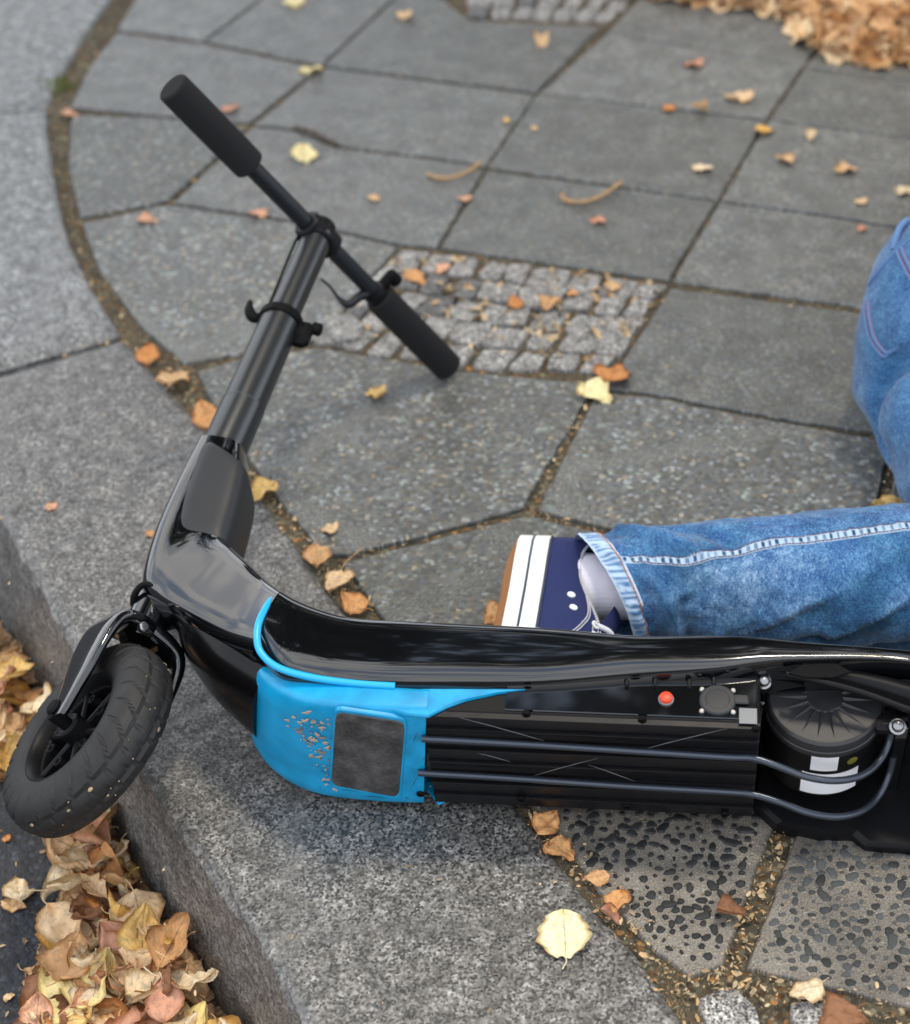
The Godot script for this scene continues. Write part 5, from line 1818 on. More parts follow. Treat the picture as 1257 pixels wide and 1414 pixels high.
	for ln in lines:
		var mb := MB.new()
		var f: Callable = ln[0]
		ribbon(mb, func(u: float) -> Vector3:
			var q: Vector2 = f.call(u)
			return lift.call(q.x, q.y), 200, 0.0008, 0.0024, 0.0008)
		mk(mb, "stitching", tone.thread_white, shoe, 60)
	# eyelets: two vents low on the side and the lacing row
	var ring_at := func(t: float, k: float, R: float, r: float, called: String, fill: bool) -> void:
		var p: Vector3 = wall.call(t, k, true)
		var n: Vector3 = (wall.call(t + 0.004, k, true) - p).cross(wall.call(t, k + 0.04, true) - p).normalized()
		if n.y < 0.0:
			n = -n
		var mb := MB.new()
		torus(mb, p + n * 0.0006, n, R, r, 22, 8)
		if fill:
			mb.lathe([Vector2(R, 0.0), Vector2(0, 0.0)], p + n * 0.0010, n, 22, false)
		mk(mb, called, tone.rubber_white, shoe, 50)
	ring_at.call(0.118, 0.48, 0.0032, 0.0014, "vent_eyelet", true)
	ring_at.call(0.139, 0.46, 0.0032, 0.0014, "vent_eyelet", true)
	for k in 4:
		ring_at.call(0.150 + k * 0.017, 0.86, 0.0038, 0.0017, "eyelet", false)
	for k in 4:
		var t := 0.150 + k * 0.017
		var a: Vector3 = wall.call(t, 0.86, true) + up * 0.002
		var b: Vector3 = wall.call(t, 0.86, false) + up * 0.002
		var mb := MB.new()
		mb.tube(smooth_path([a, a.lerp(b, 0.25) + up * 0.014, a.lerp(b, 0.75) + up * 0.014, b], 5), 0.0030, 8)
		mk(mb, "lace", tone.thread_white, shoe, 60)
	# sock
	var sk := MB.new()
	var path := [at.call(0.075, 0.0, 0.020), at.call(0.066, 0.0, 0.050), at.call(0.064, 0.0, 0.085), at.call(0.064, 0.0, 0.125), at.call(0.066, 0.0, 0.17)]
	var srows := []
	var sp := smooth_path(path, 6)
	for i in sp.size():
		var f := i / float(sp.size() - 1)
		var ra := lerpf(0.060, 0.039, smoothstep(0.0, 0.6, f))
		var rb := lerpf(0.030, 0.033, f)
		var ring := PackedVector3Array()
		for j in 160:
			var a := TAU * j / 160
			var wr := 1.0 + 0.010 * sin(f * 40.0 + 2.0 * cos(a)) + 0.0025 * cos(a * 40.0)
			ring.append(sp[i] + fwd * cos(a) * ra * wr + inn * sin(a) * rb * wr)
		srows.append(ring)
	sk.loft(srows)
	mk(sk, "sock", tone.sock, who, 60)
	# the other shoe, beyond the frame: a copy
	var two := shoe.duplicate()
	two.name = "shoe_001"
	two.transform = Transform3D(Basis(Vector3.UP, PI * 0.10), Vector3(0.98, 0.0, 0.02))
	who.add_child(two, true)

# ------------------------------------------------------------------ leaves
var leaf_meshes := []

func make_leaf(sd: int, shape: int, curl: float, fold: float) -> ArrayMesh:
	var r := RandomNumberGenerator.new()
	r.seed = sd
	var nu := 15
	var nv := 9
	var rows := []
	var ph := r.randf() * TAU
	var twist := r.randf_range(-0.5, 0.5) * (0.4 + absf(curl) * 0.3)
	var pos := Vector2.ZERO
	var ang := 0.0
	var bend := noise(FastNoiseLite.TYPE_SIMPLEX, 1.0, sd, 0, 2)
	for i in nu:
		var t := i / float(nu - 1)
		var w := 0.0
		if shape == 0:    # ovate
			w = pow(sin(PI * pow(t, 0.72)), 0.85) * 0.40
		elif shape == 1:  # heart, broad base
			w = (0.32 + 0.16 * sin(PI * clampf(t * 1.5 + 0.1, 0, 1))) * sqrt(maxf(0.0, 1.0 - pow(t, 2.6))) * smoothstep(-0.07, 0.12, t)
		elif shape == 2:  # lance
			w = pow(sin(PI * pow(t, 0.8)), 1.0) * 0.21
		elif shape == 4:  # round
			w = 0.46 * pow(maxf(0.0, 1.0 - pow(absf(2.0 * t - 0.92), 2.3)), 0.5) * (1.0 + 0.09 * sin(t * 11.0 + ph) + 0.05 * sin(t * 23.0))
		else:             # ragged, lobed
			w = pow(sin(PI * pow(t, 0.75)), 0.7) * (0.36 + 0.10 * sin(t * 17.0 + ph))
		w = maxf(w, 0.006)
		if i % 2 == 1 and t < 0.95:
			w *= 1.0 - 0.09 * r.randf()
		ang += curl * (0.5 + t) / nu
		pos += Vector2(cos(ang), sin(ang)) / nu
		var ring := PackedVector3Array()
		for j in nv:
			var s := (j / float(nv - 1) - 0.5) * 2.0
			var across := s * w
			var up := fold * absf(s) * w + bend.get_noise_2d(t * 1.7, s * 0.9) * 0.11 + 0.018 * sin(t * 19.0 + ph) * absf(s)
			var roll := twist * (t - 0.4)
			var yy := across * sin(roll) + up * cos(roll)
			var xx := across * cos(roll) - up * sin(roll)
			if absf(fold) > 0.9:
				var a := s * absf(fold) * 1.35
				xx = sin(a) * w / maxf(absf(fold) * 1.35, 0.1)
				yy = (1.0 - cos(a)) * w / maxf(absf(fold) * 1.35, 0.1) + up * 0.3
			var nrm := Vector2(-sin(ang), cos(ang))
			ring.append(Vector3(pos.x - 0.5 + nrm.x * yy, pos.y + nrm.y * yy, xx))
		rows.append(ring)
	var mb := MB.new()
	mb.grid(rows)
	# stalk
	var st: Vector3 = rows[0][4]
	mb.tube(smooth_path([st, st + Vector3(-0.10, 0.02, 0.02), st + Vector3(-0.22, 0.05 * sin(ph), 0.06 * cos(ph))], 3), [0.012, 0.011, 0.010, 0.010, 0.010, 0.010, 0.012], 5)
	return bake(mb, 75.0, Vector3.UP)

func add_leaf(p: Vector3, size: float, color: String, mesh_no: int, b: Basis, label: String, group: String, called := "fallen_leaf") -> MeshInstance3D:
	var list: Array = tone["leaf_" + color]
	var o := put(leaf_meshes[mesh_no], called, list[rng.randi() % list.size()])
	o.transform = Transform3D(b * Basis.from_scale(Vector3.ONE * size), p)
	tag(o, label, "leaf", group)
	return o

func flat_basis(tilt := 0.25) -> Basis:
	return Basis(Vector3.UP, rng.randf() * TAU) * Basis(Vector3(1, 0, 0), rng.randf_range(-tilt, tilt)) * Basis(Vector3(0, 0, 1), rng.randf_range(-tilt, tilt))

func build_leaves() -> void:
	for k in 20:
		leaf_meshes.append(make_leaf(300 + k, [0, 1, 0, 0, 2, 3][k % 6], [0.3, 1.0, -0.8, 1.5, 0.2, -1.3, 0.7][k % 7], [0.15, 0.45, 1.1, -0.3, 0.3][k % 5]))
	# flatter ones for the pavement
	for k in 8:
		leaf_meshes.append(make_leaf(400 + k, [0, 1, 0, 1][k % 4], [0.2, -0.3, 0.4, -0.15][k % 4], [0.12, 0.2, -0.15, 0.3][k % 4]))
	leaf_meshes.append(make_leaf(441, 4, 0.25, 0.16))
	# single leaves on the pavement: x, y, z, length, colour, label
	var single := [
		[-0.2023, 0.004, -1.3279, 0.050, "pale yellow", "pale yellow leaf on the slab joint above the raised black grip"],
		[-0.2078, 0.004, -0.9869, 0.048, "pale yellow", "oval pale yellow leaf on the slab right of the raised grip"],
		[-0.2475, 0.004, -1.6492, 0.050, "pale yellow", "pale yellow leaf cut by the top edge of the photo"],
		[0.0756, 0.006, 0.6496, 0.052, "ivory", "large cream yellow leaf lying alone on the near kerbstone"],
		[0.1922, 0.008, -0.2368, 0.052, "pale yellow", "heart-shaped pale yellow leaf at the cobbles' lower right corner"],
		[-0.0946, 0.005, -0.2734, 0.034, "yellow", "small three-pointed yellow leaf below the grip touching the ground"],
		[0.4169, 0.003, -0.8573, 0.038, "cream", "narrow cream leaf lying level in mid pavement at upper right"],
		[-0.0355, 0.004, -1.5508, 0.040, "tan", "tan leaf near the top edge left of the far cobbles"],
		[-0.339, 0.004, -1.1822, 0.036, "pinkish", "pinkish leaf on the slab just above the raised grip's middle"],
		[-0.4413, 0.004, -0.7991, 0.036, "pinkish", "pinkish leaf on the speckled slab's top edge left of the stem"],
		[-0.2723, 0.004, -0.796, 0.034, "pinkish", "flat pinkish leaf on the joint left of the handlebar joint"],
		[-0.616, 0.004, -1.2017, 0.034, "pinkish", "pinkish leaf where the far kerb joint meets the slabs"],
		[0.2052, 0.006, -1.3827, 0.052, "tan", "curled tan leaf in the second slab row, right of centre"],
		[-0.0958, 0.003, -0.8226, 0.020, "tan", "tiny round tan leaf right of the bar joint"],
		[0.0443, 0.003, -0.8041, 0.026, "pinkish", "small pinkish leaf above the cobble patch's left half"],
		[0.2394, 0.003, -0.7059, 0.026, "pinkish", "small pinkish leaf above the cobble patch's right half"],
		[0.3945, 0.004, -1.0765, 0.030, "orange", "orange leaf, left one of a close pair in the upper right"],
		[0.4407, 0.005, -1.0648, 0.034, "tan", "crumpled tan leaf, right one of a close pair in the upper right"],
		[0.5152, 0.005, -1.1052, 0.056, "tan", "long tan leaf pointing left above the slab crossing"],
		[0.4567, 0.005, -1.2481, 0.040, "pinkish", "pinkish leaf below the distant leaf heap"],
		[0.532, 0.006, -0.97, 0.040, "yellow", "yellow tan leaf standing on the slab crossing at upper right"],
		[0.6026, 0.004, -0.943, 0.034, "cream", "white and tan curled leaf right of the slab crossing"],
		[0.5492, 0.004, -0.8649, 0.040, "tan", "curled tan leaf below the white and tan one"],
		[0.6308, 0.005, -0.8217, 0.036, "tan", "pointed tan leaf halfway between slab crossing and waistband"],
		[0.6355, 0.003, -0.7167, 0.024, "tan", "small tan leaf above the person's hip"],
		[0.7034, 0.004, -0.7434, 0.034, "cream", "cream leaf at the right edge just above the waistband"],
		[0.618, 0.003, -0.6346, 0.020, "pinkish", "tiny pinkish leaf beside the person's waist"],
		[0.1247, 0.003, -1.0724, 0.018, "yellow", "tiny yellow leaf on the joint above the curved twig"],
		[0.1676, 0.003, -1.036, 0.018, "tan", "tiny tan leaf right of the curved twig's joint"],
		[-0.0347, 0.008, -0.5612, 0.038, "orange", "orange tan leaf on the cobbles beside the brake lever"],
		[0.1017, 0.007, -0.4752, 0.030, "orange", "orange leaf in a cobble joint at the patch's middle"],
		[0.1455, 0.008, -0.4682, 0.036, "tan", "tan leaf on a cobble right of the patch's middle"],
		[0.2399, 0.007, -0.5046, 0.028, "tan", "tan leaf on the cobbles near their upper right corner"],
		[0.0022, 0.007, -0.5857, 0.026, "pinkish", "pinkish leaf on the first row of cobbles"],
		[0.1819, 0.006, -0.4932, 0.022, "orange", "small orange leaf on the second cobble row"],
		[0.2197, 0.01, -0.2755, 0.056, "orange", "orange brown leaf behind the heart-shaped yellow leaf"],
		[-0.4025, 0.006, -0.3981, 0.044, "orange", "orange leaf in the kerb joint beside the middle kerbstone's corner"],
		[-0.3595, 0.008, -0.3355, 0.052, "tan", "three-lobed tan leaf at the kerb joint left of the stem"],
		[-0.312, 0.008, -0.2368, 0.052, "orange", "orange tan leaf in the kerb joint behind the stem"],
		[-0.2322, 0.007, -0.0653, 0.046, "yellow", "yellow tan leaf in the kerb joint right of the stem cover"],
		[-0.162, 0.008, 0.0711, 0.044, "tan", "tan leaf in the kerb joint above the glossy deck bend"],
		[-0.1388, 0.008, 0.116, 0.040, "tan", "ragged tan leaf in the kerb joint close to the deck"],
		[-0.1178, 0.009, 0.1605, 0.040, "orange", "bright orange leaf touching the deck edge at the kerb joint"],
		[-0.1491, 0.004, 0.0147, 0.024, "tan", "small tan leaf alone on the large speckled slab by the kerb"],
		[0.0698, 0.006, 0.5105, 0.036, "orange", "orange brown leaf under the battery's lower edge"],
		[0.0811, 0.006, 0.5434, 0.034, "orange", "orange leaf in the near kerb joint below the battery"],
		[0.1125, 0.005, 0.5815, 0.026, "tan", "small tan leaf scrap in the near kerb joint"],
		[0.1268, 0.006, 0.6135, 0.034, "orange", "folded orange leaf with a long stalk at the near kerb joint"],
		[0.1188, 0.005, 0.6258, 0.024, "pinkish", "small pinkish leaf just below the folded orange one"],
		[0.229, 0.005, 0.6345, 0.032, "brown", "brown rolled leaf across the joint of the near slabs"],
		[0.2806, 0.008, 0.7278, 0.036, "cream", "cream leaf on the near cobble at the bottom edge"],
		[0.3024, 0.008, 0.7603, 0.050, "brown", "dark red brown leaf cut by the bottom edge"],
		[0.5042, 0.008, 0.0383, 0.042, "yellow", "tan yellow leaf tucked between the person's thigh and shin"],
		[0.0372, 0.01, 0.1966, 0.036, "tan", "tan leaf leaning against the brown sole of the shoe"],
		[-0.1494, 0.003, 0.0077, 0.012, "cream", "speck of cream leaf beside the small tan leaf"],
		[-0.4905, 0.001, -0.0674, 0.018, "pinkish", "pinkish fleck on the bare kerbstone at left"],
		[-0.3622, 0.002, 0.0005, 0.016, "orange", "orange fleck on the kerbstone left of the neck"],
		[0.7466, 0.022, -1.2763, 0.062, "pale yellow", "yellow green leaf lying on the front of the distant leaf heap"]]
	for n in single.size():
		var q: Array = single[n]
		var no: int = 20 + (n * 5) % 8
		if q[3] > 0.045 and q[4] == "pale yellow":
			no = 21 + 4 * (n % 2)
		if q[5].contains("curled") or q[5].contains("folded") or q[5].contains("rolled") or q[5].contains("crumpled"):
			no = [2, 7, 11, 14][n % 4]
		if q[4] == "ivory" or q[5].begins_with("oval") or q[5].contains("round tan"):
			no = 28
		add_leaf(Vector3(q[0], q[1], q[2]), q[3], q[4], no, flat_basis(0.16), q[5], "single leaves strewn over the pavement")
	# leaves heaped in the gutter
	var outline := PackedVector2Array([Vector2(-0.4132, 0.2922), Vector2(-0.367, 0.3343), Vector2(-0.347, 0.3781), Vector2(-0.313, 0.4317), Vector2(-0.2887, 0.4918), Vector2(-0.2691, 0.5398), Vector2(-0.2462, 0.5939), Vector2(-0.239, 0.6586), Vector2(-0.4702, 0.6419), Vector2(-0.4386, 0.5796), Vector2(-0.4439, 0.5219), Vector2(-0.4397, 0.4657), Vector2(-0.4263, 0.4177), Vector2(-0.4424, 0.3652), Vector2(-0.4365, 0.3123)])
	var left := PackedVector2Array([Vector2(-0.5751, -0.0126), Vector2(-0.5274, 0.0055), Vector2(-0.5079, 0.0674), Vector2(-0.4857, 0.1143), Vector2(-0.497, 0.1569), Vector2(-0.5136, 0.2153), Vector2(-0.6019, 0.2764), Vector2(-0.6814, -0.0019)])
	var base := kerb_line()
	heap(outline, 140, "gutter pile below the tyre", base, false)
	heap(left, 60, "gutter pile left of the fork", base, true)
	# loose bits on the asphalt
	for q in [[-0.4879, -0.156, 0.4062, 0.044, "cream", "curled cream leaf on bare asphalt left of the near pile"], [-0.4906, -0.157, 0.4252, 0.030, "tan", "tan scrap of leaf on bare asphalt at the left edge"], [-0.4764, -0.158, 0.5464, 0.016, "tan", "small tan leaf bit on asphalt near the lower left corner"], [-0.5123, -0.158, 0.3274, 0.014, "orange", "orange leaf bit on asphalt below the tyre"]]:
		add_leaf(Vector3(q[0], q[1], q[2]), q[3], q[4], 24, flat_basis(0.3), q[5], "loose leaves on the asphalt")
	# distant heap by the far edge: one mass
	var far := PackedVector2Array([Vector2(0.3673, -1.6032), Vector2(0.4975, -1.5106), Vector2(0.642, -1.4597), Vector2(0.6512, -1.3444), Vector2(0.6986, -1.248), Vector2(0.7695, -1.2003), Vector2(0.8753, -1.2027), Vector2(1.0073, -1.2321), Vector2(1.1125, -1.3778), Vector2(1.1538, -1.6592), Vector2(1.0948, -1.9137), Vector2(0.9105, -2.0805), Vector2(0.6321, -2.0412), Vector2(0.4597, -1.8581)])
	var xf := []
	var cols := []
	var lo := far[0]
	var hi := far[0]
	for p in far:
		lo = lo.min(p)
		hi = hi.max(p)
	var inner := Geometry2D.offset_polygon(far, -0.09)[0]
	while xf.size() < 2600:
		var q := Vector2(rng.randf_range(lo.x, hi.x), rng.randf_range(lo.y, hi.y))
		if not Geometry2D.is_point_in_polygon(q, far):
			continue
		var h := 0.055 if Geometry2D.is_point_in_polygon(q, inner) else 0.018
		xf.append(Transform3D(flat_basis(0.9) * Basis.from_scale(Vector3.ONE * rng.randf_range(0.035, 0.07)), Vector3(q.x, 0.004 + rng.randf() * h, q.y)))
		cols.append([Color(0.70, 0.42, 0.20), Color(0.74, 0.52, 0.30), Color(0.62, 0.35, 0.15), Color(0.78, 0.58, 0.34), Color(0.44, 0.26, 0.14)][rng.randi() % 5])
	var hp := many(leaf_meshes[23], tone.crumb, xf, cols, "leaf_heap")
	kind(hp, "stuff")
	tag(hp, "heap of orange brown leaves along the far edge of the pavement", "leaf heap")
	# seed twigs
	for tw in [[[Vector3(-0.0113, 0.004, -0.8932), Vector3(0.0087, 0.005, -0.8734), Vector3(0.0314, 0.008, -0.8693), Vector3(0.0547, 0.008, -0.8862), Vector3(0.0744, 0.006, -0.9181)], 0.0045, tone.twig, "curved tan seed twig right of the bar joint on the upper slabs"],
		[[Vector3(0.1923, 0.008, -0.7891), Vector3(0.1976, 0.004, -0.7748), Vector3(0.2276, 0.006, -0.7646), Vector3(0.2567, 0.008, -0.7806), Vector3(0.2886, 0.008, -0.8199)], 0.0045, tone.twig, "curved tan seed twig above the middle of the cobble patch"],
		[[Vector3(-0.2255, 0.003, -1.0943), Vector3(-0.2008, 0.004, -1.0748), Vector3(-0.1763, 0.004, -1.0467), Vector3(-0.1546, 0.003, -1.0188)], 0.0045, tone.twig_dark, "short dark twig between the two oval yellow leaves"],
		[[Vector3(-0.1353, 0.003, 0.0969), Vector3(-0.1286, 0.006, 0.0826), Vector3(-0.1168, 0.008, 0.0701), Vector3(-0.1083, 0.01, 0.0627)], 0.0012, tone.twig, "thin reddish stalk rising from the kerb joint above the deck"]]:
		var mb := MB.new()
		var sp := smooth_path(tw[0], 6)
		var rad := []
		for i in sp.size():
			rad.append(tw[1] * (0.35 + 0.65 * absf(sin(i * 0.9 + 0.6))))
		mb.tube(sp, rad, 7)
		var o := mk(mb, "twig", tw[2], self, 60)
		tag(o, tw[3], "twig", "twigs on the pavement")
	# moss in the far joint
	var moss := MB.new()
	for i in 60:
		var p := Vector3(-0.6586, -0.006, -1.347) + Vector3(rng.randfn(0, 0.014), 0, rng.randfn(0, 0.020))
		moss.lathe([Vector2(0.005, -0.002), Vector2(0.004, 0.004), Vector2(0.002, 0.008), Vector2(0, 0.009)], p, Vector3(rng.randf_range(-0.3, 0.3), 1, rng.randf_range(-0.3, 0.3)), 6, false)
	var mo := mk(moss, "moss", tone.moss)
	kind(mo, "stuff")
	tag(mo, "clump of green moss in the joint at the far kerb", "moss")
	build_crumbs(outline, left)

func heap(poly: PackedVector2Array, count: int, where: String, line: PackedVector2Array, near_wheel: bool) -> void:
	var lo := poly[0]
	var hi := poly[0]
	for p in poly:
		lo = lo.min(p)
		hi = hi.max(p)
	var colors := ["tan", "tan", "tan", "orange", "yellow", "pale yellow", "pinkish", "pinkish", "brown", "cream", "tan", "yellow", "tan", "cream", "cream", "tan"]
	var xf := []
	var cols := []
	var placed := 0
	var guard := 0
	while placed < count and guard < 20000:
		guard += 1
		var q := Vector2(rng.randf_range(lo.x, hi.x), rng.randf_range(lo.y, hi.y))
		if not Geometry2D.is_point_in_polygon(q, poly):
			continue
		var to_kerb := 9.0
		for i in range(0, line.size(), 4):
			to_kerb = minf(to_kerb, line[i].distance_to(q))
		to_kerb -= 0.318
		if to_kerb < 0.012:
			continue
		var top := 0.055 * exp(-to_kerb / 0.16)
		var under := rng.randf() < 0.0
		var h := ROAD_Y + 0.006 + top * pow(placed / float(count), 0.8)
		var col: String = colors[rng.randi() % colors.size()]
		var no := rng.randi() % 20
		var steep := 0.38 if to_kerb > 0.03 else 0.8
		var size := rng.randf_range(0.044, 0.078)
		var spot := "beside the kerb face" if to_kerb < 0.055 else ("on the asphalt edge" if to_kerb > 0.15 else "in the middle")
		var zone := ""
		if not near_wheel:
			zone = ", upper end" if q.y < 0.46 else (", lower end" if q.y > 0.60 else ", central stretch")
		var form: String = ["curved", "wavy", "rolled", "crumpled", "cupped", "folded", "twisted", "arched", "bent", "shrivelled"][no % 10]
		add_leaf(Vector3(q.x, h, q.y), size, col, no, flat_basis(steep), "%s %s %s leaf %s, %s%s" % ["small" if size < 0.055 else ("large" if size > 0.067 else "middling"), form, col, spot, where, zone], "dry leaves heaped in the gutter")
		placed += 1
	# brown litter below
	for i in count * 3:
		var q := Vector2(rng.randf_range(lo.x, hi.x), rng.randf_range(lo.y, hi.y))
		if Geometry2D.is_point_in_polygon(q, poly):
			xf.append(Transform3D(flat_basis(0.4) * Basis.from_scale(Vector3.ONE * rng.randf_range(0.02, 0.05)), Vector3(q.x, ROAD_Y + rng.randf_range(0.002, 0.012), q.y)))
			var g := rng.randf_range(0.5, 1.0)
			cols.append(Color(0.36 * g, 0.22 * g, 0.12 * g))
	var lit := many(leaf_meshes[25], tone.crumb, xf, cols, "leaf_litter")
	kind(lit, "stuff")
	tag(lit, "brown crumbled litter under the " + where, "leaf litter")

func build_crumbs(pile: PackedVector2Array, pile2: PackedVector2Array) -> void:
	var bit := MB.new()
	bit.tri(Vector3(-1, 0, -0.4), Vector3(0.2, 0.35, -0.7), Vector3(1, 0.1, 0.1))
	bit.tri(Vector3(-1, 0, -0.4), Vector3(1, 0.1, 0.1), Vector3(-0.2, 0.3, 0.6))
	bit.tri(Vector3(-1, 0, -0.4), Vector3(-0.2, 0.3, 0.6), Vector3(-1.1, 0.1, 0.3))
	var mesh := bake(bit, 20.0, Vector3.UP)
	var xf := []
	var cols := []
	var drop := func(p: Vector3, s: float) -> void:
		xf.append(Transform3D(flat_basis(0.8) * Basis.from_scale(Vector3(s, s * 0.8, s * rng.randf_range(0.5, 1.0))), p))
		var g := rng.randf()
		cols.append(Color(0.54, 0.34, 0.15).lerp(Color(0.68, 0.53, 0.33), g) * rng.randf_range(0.4, 1.1))
	# along the joints: pairs of end points, how many, spread
	for j in [[[Vector2(-0.6136, -1.653), Vector2(-0.655, -1.2365)][0], [Vector2(-0.6136, -1.653), Vector2(-0.655, -1.2365)][1], 90, 0.010], [[Vector2(-0.655, -1.2365), Vector2(-0.5501, -0.733)][0], [Vector2(-0.655, -1.2365), Vector2(-0.5501, -0.733)][1], 160, 0.010], [[Vector2(-0.5501, -0.733), Vector2(-0.4333, -0.4491)][0], [Vector2(-0.5501, -0.733), Vector2(-0.4333, -0.4491)][1], 130, 0.008], [[Vector2(-0.4162, -0.4281), Vector2(-0.2875, -0.2029)][0], [Vector2(-0.4162, -0.4281), Vector2(-0.2875, -0.2029)][1], 260, 0.012], [[Vector2(-0.2875, -0.2029), Vector2(-0.207, -0.0324)][0], [Vector2(-0.2875, -0.2029), Vector2(-0.207, -0.0324)][1], 180, 0.011], [[Vector2(-0.207, -0.0324), Vector2(-0.1104, 0.1605)][0], [Vector2(-0.207, -0.0324), Vector2(-0.1104, 0.1605)][1], 300, 0.013],
		[[Vector2(0.0602, 0.4963), Vector2(0.1136, 0.5975)][0], [Vector2(0.0602, 0.4963), Vector2(0.1136, 0.5975)][1], 240, 0.013], [[Vector2(0.1136, 0.5975), Vector2(0.1825, 0.7312)][0], [Vector2(0.1136, 0.5975), Vector2(0.1825, 0.7312)][1], 320, 0.013], [[Vector2(0.3018, 0.5069), Vector2(0.2218, 0.6905)][0], [Vector2(0.3018, 0.5069), Vector2(0.2218, 0.6905)][1], 420, 0.008], [[Vector2(0.1869, 0.7), Vector2(0.2601, 0.7214)][0], [Vector2(0.1869, 0.7), Vector2(0.2601, 0.7214)][1], 260, 0.014], [[Vector2(0.2608, 0.7175), Vector2(0.3889, 0.7659)][0], [Vector2(0.2608, 0.7175), Vector2(0.3889, 0.7659)][1], 260, 0.014],
		[[Vector2(0.1789, -0.225), Vector2(0.0859, -0.0068)][0], [Vector2(0.1789, -0.225), Vector2(0.0859, -0.0068)][1], 150, 0.004], [[Vector2(-0.1108, 0.0592), Vector2(0.0802, 0.0013)][0], [Vector2(-0.1108, 0.0592), Vector2(0.0802, 0.0013)][1], 40, 0.003], [[Vector2(0.0887, 0.0022), Vector2(0.217, 0.0671)][0], [Vector2(0.0887, 0.0022), Vector2(0.217, 0.0671)][1], 120, 0.005], [[Vector2(0.3221, -0.517), Vector2(0.2227, -0.3033)][0], [Vector2(0.3221, -0.517), Vector2(0.2227, -0.3033)][1], 60, 0.006], [[Vector2(0.3221, -0.517), Vector2(0.547, -1.0215)][0], [Vector2(0.3221, -0.517), Vector2(0.547, -1.0215)][1], 60, 0.004], [[Vector2(-0.607, -0.4071), Vector2(-0.4435, -0.4502)][0], [Vector2(-0.607, -0.4071), Vector2(-0.4435, -0.4502)][1], 130, 0.004], [[Vector2(-0.4112, -0.8554), Vector2(-0.1929, -1.3452)][0], [Vector2(-0.4112, -0.8554), Vector2(-0.1929, -1.3452)][1], 50, 0.003], [[Vector2(0.4027, 0.2701), Vector2(0.5263, -0.0377)][0], [Vector2(0.4027, 0.2701), Vector2(0.5263, -0.0377)][1], 120, 0.007]]:
		var a: Vector2 = j[0]
		var b: Vector2 = j[1]
		for i in int(j[2] * (0.5 if j[3] > 0.0075 else 0.4)):
			var q := a.lerp(b, rng.randf())
			drop.call(Vector3(q.x + rng.randfn(0, j[3]), rng.randf_range(-0.006, 0.003), q.y + rng.randfn(0, j[3])), 0.0008 + 0.0036 * pow(rng.randf(), 2.2))
	# among the cobbles
	var cob := PackedVector2Array([Vector2(-0.0515, -0.6589), Vector2(0.3183, -0.5114), Vector2(0.2227, -0.3033), Vector2(-0.1621, -0.4174)])
	for i in 300:
		var u := rng.randf()
		var w := rng.randf()
		var q := cob[0].lerp(cob[1], u).lerp(cob[3].lerp(cob[2], u), w)
		drop.call(Vector3(q.x, rng.randf_range(-0.004, 0.005), q.y), 0.0020 + 0.010 * pow(rng.randf(), 2.0))
	# specks on open slabs and on the road
	for i in 520:
		var q := Vector2(rng.randf_range(-0.6, 0.75), rng.randf_range(-2.0, 0.85))
		drop.call(Vector3(q.x, 0.0015, q.y), rng.randf_range(0.0008, 0.0030))
	for i in 260:
		var q := Vector2(rng.randf_range(-0.62, -0.30), rng.randf_range(0.30, 0.85))
		drop.call(Vector3(q.x, ROAD_Y + 0.002, q.y), rng.randf_range(0.001, 0.0045))
	var o := many(mesh, tone.crumb, xf, cols, "leaf_crumbs")
	kind(o, "stuff")
	tag(o, "crumbs of dry leaf scattered in joints and over the slabs", "leaf crumbs")

